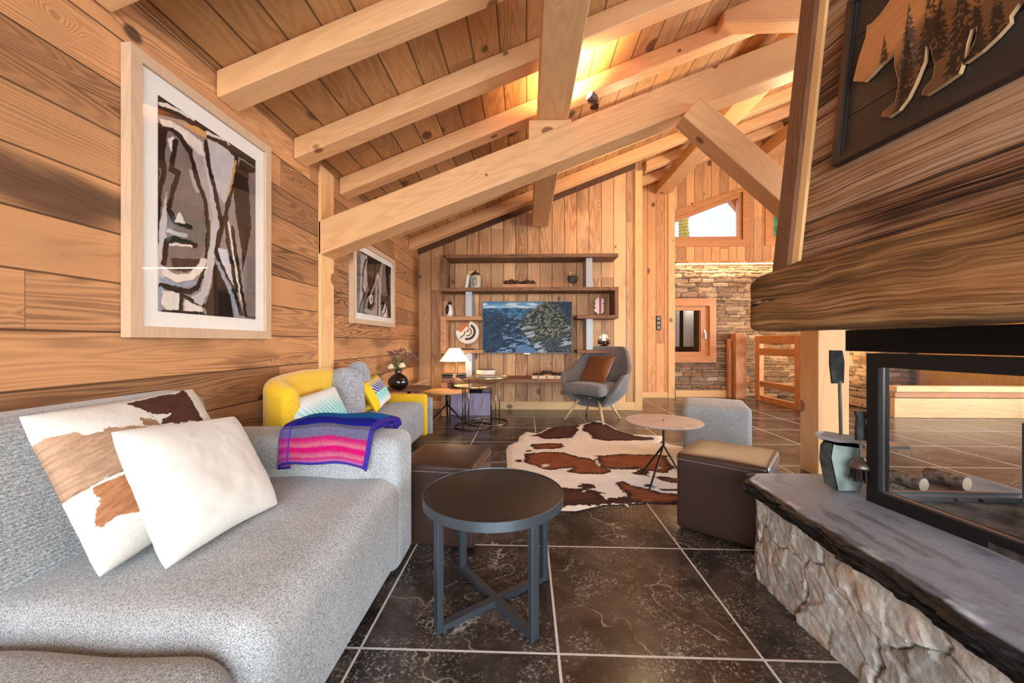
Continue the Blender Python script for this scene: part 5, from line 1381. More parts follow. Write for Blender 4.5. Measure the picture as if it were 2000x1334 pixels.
def tv_cl(U, V):
    y = 1 - V
    blue = lambda a, b, t: np.array(srgb(a)) + (np.array(srgb(b)) - np.array(srgb(a))) * t[..., None]
    c = blue((70, 150, 200), (180, 215, 235), sm(0, .12, y))
    cl_ = sm(.45, .6, fbm(U * 9, y * 22, 3)) * sm(.0, .03, y); c = c + (np.array(srgb(240, 244, 248)) - c) * cl_[..., None]
    ridge = .10 + .03 * fbm(U * 9, U * 0, 5) + .04 * np.abs(U - .3)
    far = y > ridge
    fc = blue((40, 84, 120), (96, 146, 180), sm(.4, .7, fbm(U * 26, y * 34, 7))); c = np.where(far[..., None], fc, c)
    tree = fbm(U * 150, y * 110, 11); tr2 = sm(.40, .75, tree) * (.35 + .65 * sm(.35, .65, fbm(U * 9, y * 12, 19)))
    lf = y > .12 + .55 * np.clip(U, 0, .40) + .03 * fbm(U * 14, y * 3, 9)
    lc = blue((16, 44, 76), (92, 124, 154), tr2); c = np.where(lf[..., None], lc, c)
    # valley floor with snow fields and a road
    cx_ = .36 - .12 * (y - .3) + .05 * np.sin(y * 9)
    half = .03 + .22 * (y - .25); val = (np.abs(U - cx_ - .04) < half) & (y > .30)
    vc = blue((30, 60, 92), (150, 182, 214), sm(.44, .62, fbm(U * 11 + y * 5, y * 24, 21))); vc = np.where((fbm(U * 70, y * 70, 12) > .62)[..., None], np.array(srgb(28, 52, 78)), vc)
    c = np.where(val[..., None], vc, c)
    rt = inpoly(U + (fbm(U * 20, y * 20, 2) - .5) * .03, y, [(.68, .0), (1.01, .0), (1.01, 1.01), (.62, 1.01), (.55, .8), (.46, .62), (.40, .45), (.52, .2), (.62, .06)])
    g = fbm(U * 60 + y * 30, y * 50, 15); rc = blue((40, 50, 46), (176, 172, 148), sm(.42, .78, g)); snow = sm(.56, .64, fbm(U * 6 + 1 - y * 2, y * 16 + U * 8, 31)) * sm(.42, .55, y)
    rc = rc + (np.array(srgb(214, 220, 228)) - rc) * (snow * .85)[..., None]
    shd = sm(.02, .12, (U - .86) * .9 + (.35 - y) * .35) ; rc = rc + (np.array(srgb(34, 54, 82)) * (.6 + .8 * g)[..., None] - rc) * shd[..., None] * .8
    low = sm(.66, .8, y + (U - .8) * .1) * (1 - snow); rc = rc + (blue((16, 34, 48), (110, 124, 128), sm(.45, .65, tree)) - rc) * low[..., None] * .8
    c = np.where(rt[..., None], rc, c)
    lake = inpoly(U, y, [(.38, .92), (.46, .84), (.58, .92), (.62, 1.01), (.36, 1.01)]); c = np.where(lake[..., None], np.array(srgb(112, 146, 190)), c)
    road = dline(U, y, [(.34, 1.0), (.37, .9), (.42, .84), (.46, .78)]) < .006; c = np.where(road[..., None], np.array(srgb(26, 34, 44)), c)
    return c
grid_obj('screen', fgrid(420, 240, tv_pos, tv_cl), attr_mat('screen_image', .5, emit=.42, spec=.15), T, smooth=False)

# ------------------------------------------------------------ things on the shelf
def base(name, label, cat, px, py, Y, z, group=None):
    x = atY(px, py, Y).x; return thing(name, label, cat, (x, Y, z), 0, group)
zb = zB1 + .001
t = base('book', 'small pale blue book leaning against the crock on the shelf', 'book', 912, 550, 5.78, zb)
bm = NB(); bx(bm, -.02, .02, -.075, .075, 0, .20); obj('cover', xform(bm, Matrix.Rotation(R(9), 4, 'Y')), plain('pale_blue_cover', srgb(150, 196, 206), .6), t)
bm = NB(); bx(bm, -.017, .017, -.077, -.070, .004, .196); obj('pages', xform(bm, Matrix.Rotation(R(9), 4, 'Y')), plain('paper_edge', srgb(236, 230, 216), .9), t)
t = base('stoneware_crock', 'stoneware crock with dark conical lid and oval printed mark', 'jar', 928.5, 550, 5.82, zb)
m_crock = plain('stoneware', srgb(186, 172, 152), .35, nz=.1, nscale=14)
bm = NB(); lathe(bm, [(.0, 0), (.078, 0), (.084, .01), (.084, .19), (.076, .205), (.05, .21), (0, .21)], 40); obj('body', bm, m_crock, t, smooth=True)
bm = NB(); lathe(bm, [(.072, .212), (.075, .218), (.05, .245), (.012, .27), (.014, .285), (.006, .292), (0, .293)], 32); obj('lid', bm, plain('brown_lid', srgb(74, 48, 40), .6), t, smooth=True)
bm = NB(); 
for rr in (.045, .036): 
    tube(bm, [(math.sin(a_) * rr * .8, -math.sqrt(max(0, .0852 ** 2 - (math.sin(a_) * rr * .8) ** 2)), .105 + math.cos(a_) * rr * 1.3) for a_ in [k * math.pi / 12 for k in range(24)]], .0022, 5, True)
for k in range(4):
    zz = .075 + k * .02; tube(bm, [(-.02, -.0835, zz), (-.007, -.0853, zz + .003), (.007, -.0853, zz - .002), (.02, -.0835, zz)], .002, 5)
obj('oval_mark', bm, plain('brown_mark', srgb(96, 78, 62), .6), t)
def cone_bm(r, seed=0):
    bm = NB(); rng = random.Random(seed)
    blob(bm, Vector((0, 0, 0)), r * .8, 10, 7, (1.15, .9, .85))
    for i in range(48):
        u = i * 2.4; v = -1 + 2 * (i + .5) / 48; q = math.sqrt(1 - v * v)
        p = Vector((v * r * 1.0, q * math.cos(u) * r * .82, q * math.sin(u) * r * .78)); blob(bm, p, r * .2, 5, 3, (1, 1, .6))
    return bm
m_cone = plain('pine_cone', srgb(66, 42, 34), .8, c2=srgb(104, 72, 54), nscale=60)
t = base('wooden_trough', 'rough wooden trough filled with pine cones on the middle shelf', 'tray', 1015, 555, 5.80, zb)
bm = NB(); bx(bm, -.26, .26, -.07, .07, 0, .012); bx(bm, -.26, .26, -.07, -.055, .012, .062); bx(bm, -.26, .26, .055, .07, .012, .062); bx(bm, -.26, -.245, -.055, .055, .012, .062); bx(bm, .245, .26, -.055, .055, .012, .062); obj('trough', bm, m_shelfL, t)
cones = [(-.19, .085, .052), (-.12, .10, .058), (-.04, .085, .05), (.04, .08, .046), (.11, .092, .056), (.19, .085, .05), (-.08, .135, .03) , (.15, .13, .028)]
cx0 = t.location.copy()
for k, (a_, z_, r_) in enumerate(cones[:6]):
    o = obj('pine_cone', cone_bm(r_, k), m_cone, loc=(cx0.x + a_, cx0.y + (.01 if k % 2 else -.01), cx0.z + z_), rot=(0, 0, R(30 * k))); tag(o, 'dark open pine cone lying in the wooden trough on the middle shelf', 'pine cone', 'pine cones in the trough')
t = base('bird_sculpture', 'dark stone bird sculpture with pale metal legs and head', 'sculpture', 1119, 550, 5.80, zb)
bm = soft_box(.078, .03, .058, .028, k=4, m=6, fn=lambda p: Vector((p.x * (1 - .25 * (p.z < 0) * abs(p.z) / .058), p.y, p.z))); obj('body', shift(bm, (0, 0, .14)), m_gdark, t, smooth=True)
m_brass = plain('pale_brass', srgb(224, 188, 150), .4, .3)
for xx in (-.03, .045):
    bm = NB(); tube(bm, [(xx, 0, .0), (xx, 0, .09)], .007, 8); obj('leg', bm, m_brass, t)
bm = NB(); tube(bm, [(-.05, 0, .18), (-.048, 0, .235)], .012, 10); tube(bm, [(-.08, 0, .240), (-.048, 0, .246), (-.015, 0, .240)], [.006, .012, .008], 8); obj('head', bm, m_brass, t)
m_reed = plain('reed', srgb(130, 82, 56), .8); m_reedL = plain('pale_reed', srgb(214, 172, 132), .8)
m_clear = glass('clear_vessel', (.97, .97, .96), 1.4)
for k, (px_, lb, n_, h_, mt) in enumerate(((1164, 'small diffuser with dark reeds close beside the steel upright', 6, .16, m_reed), (1181, 'glass diffuser with long reeds near the open end of the shelf', 5, .24, m_reedL))):
    t = base('reed_diffuser', lb, 'diffuser', px_, 550, 5.80, zb); rng = random.Random(k + 5)
    bm = NB(); lathe(bm, [(.0, .001), (.032, .001), (.034, .06), (.014, .075), (.014, .09)], 20, cap=False); obj('bottle', bm, m_clear if k else m_brown_glass if False else m_clear, t, smooth=True)
    for i in range(n_):
        a_ = rng.uniform(0, 6.28); bm = NB(); q = rng.uniform(.03, .06) * (1 + .4 * k) if k == 0 or i else .12
        tube(bm, [(0, 0, .01), (math.cos(a_) * q * (1 if k == 0 or i else -1), math.sin(a_) * q * .4, h_ * rng.uniform(.8, 1))], .0028, 5); obj('reed', bm, mt, t)
# penguin
t = base('penguin_figure', 'black and white penguin figurine on the left shelf box', 'figurine', 878.5, 600, 5.78, zD1 + .001)
bm = NB(); lathe(bm, [(0, 0), (.042, 0), (.052, .03), (.054, .08), (.046, .14), (.03, .18), (.0, .20)], 28); obj('body', bm, plain('glossy_white', srgb(236, 232, 226), .3), t, smooth=True)
bm = NB(); blob(bm, Vector((0, 0, .205)), .03, 16, 12, (1, 1, 1)); tube(bm, [(.0, -.02, .205), (-.035, -.035, .20)], [.01, .001], 8); obj('head', bm, m_black, t, smooth=True)
bm = NB(); blob(bm, Vector((-.024, -.006, .10)), .062, 16, 12, (.62, .9, 1.35)); obj('wing', bm, m_black, t, smooth=True)
# mask disc
t = base('disc_sculpture', 'round carved tribal disc with frayed rim on a small dark stand', 'sculpture', 913, 640, 5.80, zE1 + .001)
c0_ = atY(912.5, 649, 5.80); cz_ = c0_.z - t.location.z
def mk_pos(U, V): return (U - .5) * .40, -.012 + 0 * U, cz_ + (V - .5) * .40
def mk_cl(U, V):
    X, Z = U - .5, V - .5; r = np.hypot(X, Z); an = np.arctan2(Z, X)
    c = np.ones(U.shape + (3,)) * np.array(srgb(236, 224, 210))
    o_ = (np.hypot(X + .10, Z - .14) < .22) & (Z > -.0); c = np.where((o_ & (X < .06))[..., None], np.array(srgb(204, 126, 66)), c)
    d = dline(X, Z, [(-.4, -.02), (-.22, -.06), (-.1, .06), (-.02, .16)]) < .05; c = np.where(d[..., None], np.array(srgb(240, 232, 222)), c)
    q = np.hypot(X - .0, Z - .02)
    for r0, r1 in ((.13, .17), (.23, .32)):
        c = np.where(((q > r0) & (q < r1) & (an < 1.1) & (an > -1.9))[..., None], np.array(srgb(50, 50, 56)), c)
    c = np.where((dline(X, Z, [(-.28, -.22), (-.12, -.1), (-.1, .02)]) < .02)[..., None], np.array(srgb(60, 64, 72)), c)
    fr = r > .42; c = np.where((fr & (np.sin(an * 60) > 0))[..., None], np.array(srgb(190, 160, 138)), c)
    return c
def mk_in(U, V):
    X, Z = U - .5, V - .5; r = np.hypot(X, Z); an = np.arctan2(Z, X)
    lim = np.where((an > 1.35) & (an < 2.95), .34, .46 + .03 * np.sin(an * 60)); return r < lim
o = grid_obj('disc', fgrid(120, 120, mk_pos, mk_cl, mk_in), attr_mat('painted_wood', .7), t, smooth=False); sd = o.modifiers.new('t', 'SOLIDIFY'); sd.thickness = .02
for xx in (-.02, .03):
    bm = NB(); tube(bm, [(xx, 0, .015), (xx, 0, .10)], .005, 8); obj('stand_rod', bm, m_iron, t)
obj('stand_base', shift(box(-.09, .09, -.04, .04, 0, .014, .003, 1), (.01, 0, 0)), m_black, t)
# leaf sculpture
t = base('leaf_sculpture', 'white jagged leaf sculpture with a red stripe on the right shelf', 'sculpture', 1170, 600, 5.80, zC1 + .001)
bm = NB(); prism_y(bm, [(-.01, .02), (-.08, .08), (-.045, .115), (-.07, .145), (-.05, .18), (-.065, .21), (-.03, .265), (0, .262), (0, .02)], -.012, .012); prism_y(bm, [(.028, .02), (.06, .05), (.07, .12), (.045, .125), (.07, .14), (.068, .16), (.05, .18), (.072, .20), (.06, .255), (.028, .25)], -.012, .012); obj('leaf', bm, plain('white_enamel', srgb(236, 226, 226), .4), t)
bm = NB(); prism_y(bm, [(-.001, .015), (.03, .015), (.032, .13), (.03, .27), (.002, .268)], -.014, .014); obj('stripe', bm, plain('red_enamel', srgb(176, 30, 52), .4), t)['label'] = 'red middle stripe'
obj('foot', box(-.07, .07, -.035, .035, 0, .014, .003, 1), m_black, t)
# hurricane glass with dark globes
t = base('glass_hurricane', 'glass hurricane lantern on a base of dark globes at the lower right shelf', 'lantern', 1179, 660, 5.80, zE1 + .001)
bm = NB(); lathe(bm, [(.03, .09), (.07, .11), (.082, .18), (.075, .25), (.055, .30), (.052, .305)], 30, cap=False); obj('glass', bm, m_clear, t, smooth=True)
bm = NB(); lathe(bm, [(0, .105), (.03, .105), (.03, .23), (0, .23)], 20); obj('candle', bm, emis('ivory_candle', srgb(250, 236, 210), .25), t)
m_dg = plain('dark_glass', srgb(50, 22, 18), .08, spec=.8)
for (xx, yy, zz, rr) in ((-.06, -.02, .115, .036), (.06, -.02, .11, .036), (0, -.05, .10, .034), (-.03, -.02, .04, .036), (.035, -.02, .04, .036), (0, .03, .05, .036)):
    bm = NB(); blob(bm, Vector((xx, yy, zz)), rr, 16, 10); obj('globe', bm, m_dg, t, smooth=True)
# flat papers on top
o = obj('paper_sheet', box(sx(1030), sx(1065), 5.66, 5.85, zA1 + .001, zA1 + .006), plain('white_paper', srgb(240, 226, 206), .8)); tag(o, 'thin pale paper lying on top of the highest shelf board', 'paper')

# low shelf things
zl = zF1 + .001
t = base('decor_box', 'low black ridged box under the lamp on the low shelf', 'box', 887, 730, 5.56, zl)
obj('lid', box(-.16, .16, -.11, .11, .045, .062, .004, 1), m_black, t); obj('body', box(-.155, .155, -.105, .105, 0, .045, .004, 1), plain('dark_brown_box', srgb(58, 42, 38), .5, nz=.4, nscale=60), t)
t = thing('table_lamp', 'lit table lamp with cream cone shade and twisted dark stem', 'lamp', (atY(888, 700, 5.52).x, 5.52, zl + .063))
Z0 = t.location.z; c1 = atY(888, 706, 5.40).z - Z0; c2 = atY(888, 680, 5.50).z - Z0
bm = NB(); lathe(bm, [(.212, c1), (.075, c2), (0, c2)], 48, cap=False); m_shade = N('cream_shade'); 
m_shade.b.inputs['Emission Color'].default_value = (*srgb(255, 226, 180), 1); m_shade.b.inputs['Emission Strength'].default_value = 1.0
m_shade = m_shade.out(srgb(250, 232, 202), .9)
o = obj('lamp_shade', bm, m_shade, t, smooth=True)
bm = NB(); tube(bm, [(.04, 0, .0), (.04, 0, c1 * .35), (.045, 0, c1 * .6), (.03, 0, c1 * .8), (.005, 0, c1 * .9), (0, 0, c1 + .03)], .006, 10); obj('stem', bm, m_iron, t, smooth=True)
bm = NB(); lathe(bm, [(0, 0), (.05, 0), (.05, .008), (0, .012)], 24, .04); obj('base', bm, m_iron, t)
L_ = point('lamp_bulb', (t.location.x, t.location.y, Z0 + c1 + .06), 4, (1, .78, .5), .03)
t = base('patterned_bowl', 'white bowl with dark leaf pattern on the low shelf', 'bowl', 949, 728, 5.60, zl)
bm = NB(); lathe(bm, [(0, 0), (.09, 0), (.12, .015), (.135, .06), (.14, .12), (.134, .12), (.128, .06), (.1, .03), (0, .03)], 48); obj('body', bm, plain('bowl_glaze', srgb(232, 222, 210), .35), t, smooth=True)
bm = NB(); rng = random.Random(8)
for i in range(26):
    a_ = rng.uniform(3.3, 6.1); z_ = rng.uniform(.02, .055); blob(bm, Vector((math.cos(a_) * (.118 + z_ * .28), math.sin(a_) * (.118 + z_ * .28), z_)), .012, 6, 4, (1, .5, .8))
obj('pattern', bm, plain('bowl_pattern', srgb(120, 76, 66), .5), t)
bm = NB(); lathe(bm, [(.1335, .118), (.1405, .118), (.1405, .123), (.1335, .123)], 48); obj('rim', bm, plain('bowl_rim', srgb(120, 110, 100), .4), t)
t = base('wooden_tray', 'pale wooden tray with black round studs holding dried seed pods', 'tray', 1070, 732, 5.56, zl)
bm = NB(); bx(bm, -.23, .23, -.08, .08, 0, .01); bx(bm, -.23, .23, -.08, -.068, .01, .045); bx(bm, -.23, .23, .068, .08, .01, .045); bx(bm, -.23, -.218, -.068, .068, .01, .045); bx(bm, .218, .23, -.068, .068, .01, .045); obj('tray', bm, plain('pale_tray_wood', srgb(226, 196, 156), .6, nz=.15, nscale=8), t)
for xx in (-.14, -.02, .10):
    bm = NB(); tube(bm, [(xx, -.0825, .024), (xx, -.080, .024)], .012, 14); obj('stud', bm, m_black, t)
rng = random.Random(4); bx_ = t.location
for i in range(12):
    r_ = rng.uniform(.022, .036); xx = -.19 + i * .034; zz = .045 + r_ * .5 + (.03 if 3 < i < 8 else 0)
    o = obj('seed_pod', cone_bm(r_, i), m_cone, loc=(bx_.x + xx, bx_.y + rng.uniform(-.03, .03), bx_.z + zz)); tag(o, 'small round dried seed pod in the pale studded tray', 'seed pod', 'seed pods in the tray')
# lilac bag under the low shelf
m_lil = plain('lilac_felt', srgb(170, 158, 186), .9, nz=.06, nscale=6)
p0 = atZ(886, 808, 0); xa, xb = atY(880, 800, 5.50).x, atY(957, 800, 5.50).x
t = thing('storage_bag', 'lilac felt storage bag with clear loop handles under the low shelf', 'bag', ((xa + xb) / 2, 5.68, 0))
w2 = (xb - xa) / 2
bm = NB(); bx(bm, -w2, w2, -.17, -.165, .004, .315); bx(bm, -w2, w2, .165, .17, .004, .315); bx(bm, -w2, -w2 + .005, -.165, .165, .004, .315); bx(bm, w2 - .005, w2, -.165, .165, .004, .315); bx(bm, -w2, w2, -.17, .17, 0, .004); obj('body', bm, m_lil, t)
m_plas = plain('clear_plastic', srgb(206, 200, 214), .1, spec=.9)
for xx in (-.10, .13):
    bm = NB(); tube(bm, [(xx - .07, -.174, .25), (xx - .06, -.19, .12), (xx - .03, -.2, .05), (xx + .03, -.2, .05), (xx + .06, -.19, .12), (xx + .07, -.174, .25)], .006, 8); obj('handle', bm, m_plas, t, smooth=True)
o = obj('black_pouch', shift(box(-.12, .12, -.08, .08, 0, .05, .006, 2), (t.location.x + .02, 5.68, .29)), m_blackm); tag(o, 'flat black pouch peeking out of the lilac bag', 'pouch')
bm = NB(); q = atY(903, 740, 5.5); pts = [(sx(898, 5.38), 5.39, zF1 + .006), (sx(901, 5.37), 5.37, .44), (sx(905, 5.36), 5.37, .36), (sx(914, 5.36), 5.37, .24), (sx(916, 5.36), 5.38, .12), (sx(913, 5.44), 5.40, .012), (sx(900, 5.42), 5.35, .008), (sx(880, 5.42), 5.5, .008)]
o = obj('lamp_cable', tube(bm, pts, .004, 6), m_blackm, smooth=True); tag(o, 'thin black lamp cable hanging in front of the lilac bag', 'cable')

# ------------------------------------------------------------ nesting tables, coffee tables
m_bronze = plain('brushed_bronze', srgb(160, 138, 112), .3, .9)
m_dbronze = plain('dark_bronze', srgb(92, 78, 68), .3, .85)
m_gold = plain('gold_tray', srgb(206, 172, 122), .28, .8)
def ringtable(cx_, cy_, r, H, label, m1, mt, rot0):
    t = thing('nesting_table', label, 'table', (cx_, cy_, 0), 0, 'round metal nesting tables')
    bm = NB(); lathe(bm, [(0, H - .012), (r, H - .012), (r, H), (r - .006, H), (r - .008, H - .006), (0, H - .006)], 64); obj('table_top', bm, mt, t, ang=30)
    bm = NB(); tube(bm, [(r * math.cos(k * math.pi / 24), r * math.sin(k * math.pi / 24), .0095) for k in range(48)], .009, 10, True); obj('floor_ring', bm, m1, t, smooth=True)
    for k in range(3):
        a_ = rot0 + k * 2.094; bm = NB(); tube(bm, [((r - .008) * math.cos(a_), (r - .008) * math.sin(a_), .01), ((r - .008) * math.cos(a_), (r - .008) * math.sin(a_), H - .012)], .008, 10); obj('leg', bm, m1, t, smooth=True)
    return t
q = atZ(924, 833, 0); ringtable(q.x, q.y, .232, .515, 'lower round nesting table with dark bronze frame', m_dbronze, m_gold, R(-115))
q2 = atZ(953, 825, 0); ringtable(q2.x, q2.y, .262, .60, 'taller round nesting table with bright bronze frame carrying a magazine', m_bronze, m_gold, R(-62))
o = obj('magazine', shift(xform(box(-.15, .15, -.11, .11, 0, .008), Matrix.Rotation(R(-12), 4, 'Z')), (q2.x + .03, q2.y, .6005)), plain('magazine_cover', srgb(232, 224, 216), .5, c2=srgb(170, 160, 160), nscale=12)); tag(o, 'open pale magazine on the taller nesting table', 'magazine')
# orange topped table
def tri_table(cx_, cy_, r, H, label, mt, name='coffee_table', rot0=0):
    t = thing(name, label, 'table', (cx_, cy_, 0), 0)
    bm = NB(); lathe(bm, [(0, H - .02), (r - .01, H - .02), (r, H - .008), (r, H), (0, H)], 64); obj('table_top', bm, mt, t, ang=30)
    bm = NB(); tube(bm, [(0, 0, .2), (0, 0, H - .02)], .02, 12); obj('stem', bm, m_dleg, t, smooth=True)
    for k in range(3):
        a_ = rot0 + k * 2.094; bm = NB(); tube(bm, [(0, 0, .22), (r * .82 * math.cos(a_), r * .82 * math.sin(a_), .012)], .011, 8); obj('leg', bm, m_dleg, t, smooth=True)
    return t
m_oak = wood('orange_oak_top', srgb(224, 168, 108), srgb(190, 132, 80), 'x', 'y', contrast=.4, ring=9, var=.05, knot=0, rough=.4, bump=.05)
H1 = .40; q = atZ(873, 763, H1); tri_table(q.x, q.y, .30, H1, 'round oak coffee table with dark three-legged foot beyond the yellow sofa', m_oak, rot0=R(-140))
m_walnut = plain('walnut_top', srgb(104, 66, 52), .4, nz=.2, nscale=12)
H2 = .50; q3 = atZ(798, 757, H2); tri_table(q3.x, q3.y + .02, .27, H2, 'round dark walnut table in the corner under the flower vase', m_walnut, rot0=R(30))
# vase and flowers
vz = atZ(778, 762, H2)
t = thing('vase', 'round glossy black vase on the dark walnut table', 'vase', (vz.x, vz.y, H2 + .001))
bm = NB(); lathe(bm, [(0, 0), (.05, 0), (.09, .025), (.116, .075), (.112, .125), (.075, .165), (.04, .185), (.034, .215), (.042, .235), (.036, .235), (.028, .215), (.03, .19), (0, .18)], 48); obj('body', bm, plain('black_glaze', srgb(16, 12, 14), .08, spec=.7, coat=.5), t, smooth=True)
t = thing('bouquet', 'bouquet of cream roses and dusky filler flowers in the black vase', 'flowers', (vz.x, vz.y, H2 + .19))
m_stem = plain('stem_green', srgb(74, 92, 60), .8); m_cream = plain('cream_petals', srgb(236, 214, 176), .8); m_dusk = plain('dusky_pink', srgb(150, 98, 90), .9, c2=srgb(110, 74, 66), nscale=60); m_tiny = plain('tiny_white', srgb(196, 190, 168), .9)
def rose(c, r):
    bm = NB()
    for k in range(16):
        a_ = k * 2.4; q = r * (.15 + .75 * k / 16); blob(bm, Vector(c) + Vector((math.cos(a_) * q * .6, math.sin(a_) * q * .6, (.4 - k / 16) * r * .6)), r * .42, 8, 6, (1, 1, .8))
    return bm
for c in ((-.075, -.03, .085), (.055, -.04, .10), (-.02, .05, .09)):
    bm = NB(); tube(bm, [(0, 0, -.02), (c[0] * .5, c[1] * .5, .03), c], .003, 5); obj('stem', bm, m_stem, t)
    obj('rose', rose(c, .052), m_cream, t, smooth=True)
rng = random.Random(12)
for c in ((-.06, .0, .22), (-.01, -.02, .24), (.10, 0, .22), (.16, .0, .19), (.20, .01, .17), (-.10, .0, .235), (.04, .0, .26)):
    bm = NB(); tube(bm, [(0, 0, -.02), (c[0] * .4, c[1], c[2] * .55), c], .002, 5); obj('stem', bm, m_stem, t)
    bm = NB()
    for k in range(22): blob(bm, Vector(c) + Vector((rng.uniform(-.035, .035), rng.uniform(-.02, .02), rng.uniform(-.022, .022))), rng.uniform(.005, .011), 5, 4)
    obj('filler_flower', bm, m_dusk, t)
for c in ((.03, 0, .32), (.09, 0, .28), (.0, 0, .20), (.13, -.01, .25)):
    bm = NB(); tube(bm, [(0, 0, -.02), (c[0] * .4, c[1], c[2] * .55), c], .0015, 4); obj('stem', bm, m_stem, t)
    bm = NB()
    for k in range(14): blob(bm, Vector(c) + Vector((rng.uniform(-.03, .03), rng.uniform(-.02, .02), rng.uniform(-.04, .02))), rng.uniform(.003, .006), 5, 3)
    obj('sprig', bm, m_tiny, t)
for k in range(9):
    a_ = rng.uniform(0, 6.28); bm = NB(); M_ = Matrix.Translation((math.cos(a_) * .04, math.sin(a_) * .03, .07 + .012 * k)) @ Matrix.Rotation(a_, 4, 'Z') @ Matrix.Rotation(R(-50), 4, 'Y')
    bmesh.ops.create_uvsphere(bm, u_segments=8, v_segments=6, radius=1, matrix=M_ @ Matrix.Diagonal((.045, .018, .003, 1))); obj('leaf', bm, m_stem, t, smooth=True)
q = atZ(812, 754, H2)
t = thing('folding_stand', 'small pale wood folding stand behind the black vase', 'stand', (q.x + .03, q.y + .10, H2 + .001))
bm = NB(); prism_y(bm, [(-.11, 0), (.07, .075), (.10, .075), (.10, .06), (-.05, 0)], -.01, .01); obj('brace', bm, m_shelfL, t); obj('plate', box(-.11, .10, .02, .03, 0, .02), m_shelfL, t)
# little figure on the oak table
q = atZ(893, 759, H1)
t = thing('ram_figurine', 'small brown patterned animal figurine with curled head on the oak table', 'figurine', (q.x, q.y, H1 + .001))
m_fig = plain('brown_clay', srgb(136, 92, 70), .7, c2=srgb(196, 160, 130), nscale=50)
bm = NB(); rng = random.Random(6)
for k in range(14):
    a_ = k * .45; tube(bm, [(math.cos(a_) * .11, math.sin(a_) * .06, .01), (math.cos(a_ + 1.2) * .09, math.sin(a_ + 1.2) * .05, .03), (math.cos(a_ + 2.2) * .1, math.sin(a_ + 2.2) * .055, .012)], .005, 5)
obj('woven_base', bm, plain('dark_twigs', srgb(60, 42, 36), .8), t)
bm = NB(); blob(bm, Vector((0, 0, .10)), .06, 16, 10, (1.1, .7, .8)); blob(bm, Vector((-.045, 0, .15)), .032, 12, 8); tube(bm, [(-.01, 0, .03), (-.01, 0, .07)], .008, 6); tube(bm, [(.03, 0, .03), (.03, 0, .07)], .008, 6); tube(bm, [(.05, 0, .10), (.10, 0, .085)], [.02, .006], 8); obj('body', bm, m_fig, t, smooth=True)
bm = NB(); tube(bm, [(-.03 + .022 * math.cos(a_ * .6), -.03, .175 + .022 * math.sin(a_ * .6)) for a_ in range(9)], .007, 6); obj('horn', bm, m_brass, t, smooth=True)

# ------------------------------------------------------------ armchair
AC = atZ(1160, 819, 0)
T = thing('armchair', 'grey felt high-back armchair with pale wooden legs in front of the shelf wall', 'armchair', (AC.x, AC.y, 0), R(-38))
m_gch = fabric('grey_chair_felt', srgb(146, 141, 140), srgb(86, 82, 82), 300, bump=.3)
def shell():
    nu, nv = 72, 26
    co = np.zeros((nu + 1, nv + 1, 3))
    for i in range(nu + 1):
        th_ = (i / nu * 2 - 1) * R(128)          # 0 = back (+y), front open
        at = abs(th_)
        top = .99 - .36 * sm(R(30), R(84), np.array(at)) - .26 * sm(R(98), R(130), np.array(at))
        wid = .40 - .03 * sm(R(70), R(128), np.array(at))
        for j in range(nv + 1):
            v = j / nv
            z = .235 + (top - .235) * v
            rb = .14 + (.36 - .14) * math.sin(min(1, v * (top - .235) / .26) * math.pi / 2) ** .8
            hgt = (z - .5)
            rr = rb + .035 * sm(.45, .7, np.array(z))
            bow = 1.0
            x = math.sin(th_) * rr * 1.12; y = math.cos(th_) * rr * .98
            if z > .55 and at < R(90):
                f = float(sm(.55, .98, np.array(z))); y += .08 * f; x *= 1 - .06 * f
            co[i, j] = (x, y, z)
    idx = np.arange((nu + 1) * (nv + 1)).reshape(nu + 1, nv + 1)
    q = np.stack([idx[:-1, :-1], idx[1:, :-1], idx[1:, 1:], idx[:-1, 1:]], -1).reshape(-1, 4)
    V_ = [tuple(p) for p in co.reshape(-1, 3)]; Fs = [tuple(int(a) for a in r) for r in q]
    V_.append((0, 0, .225)); c = len(V_) - 1
    for i in range(nu): Fs.append((int(idx[i, 0]), c, int(idx[i + 1, 0])))
    Fs.append((int(idx[0, 0]), int(idx[nu, 0]), c))
    return V_, Fs
o = obj('shell', shell(), m_gch, T, smooth=True)
sd = o.modifiers.new('thickness', 'SOLIDIFY'); sd.thickness = .055; sd.offset = -1
sb = o.modifiers.new('smooth', 'SUBSURF'); sb.levels = 1; sb.render_levels = 1
bm = soft_box(.30, .31, .075, .07, k=5, m=8, fn=lambda p: Vector((p.x, p.y, p.z + .02 * (1 - (p.x / .3) ** 2)))); obj('seat_cushion', shift(bm, (0, -.06, .42)), m_gch, T, smooth=True)
m_legw = plain('pale_beech', srgb(222, 184, 142), .5, nz=.08, nscale=10)
for xx, yy in ((-.2, -.2), (.2, -.2), (-.18, .18), (.18, .18)):
    bm = NB(); tube(bm, [(xx * .75, yy * .75, .27), (xx * 1.45, yy * 1.45, .0)], [.022, .014], 12); obj('leg', bm, m_legw, T, smooth=True)
T2 = thing('leather_pillow', 'cognac brown leather cushion propped in the grey armchair', 'pillow')
ML = Matrix.Translation((AC.x, AC.y, 0)) @ Matrix.Rotation(R(-38), 4, 'Z')
g, c0 = quad_pillow(ML @ Vector((-.22, -.02, .49)), ML @ Vector((.20, -.08, .49)), ML @ Vector((.24, .17, .86)), ML @ Vector((-.18, .23, .86)), .12, n=40, seed=9)
m_cog = leather_mat('cognac_leather', srgb(118, 68, 38), .42)
T2.location = c0; grid_obj('front', g[0], m_cog, T2); grid_obj('back', g[1], m_cog, T2)

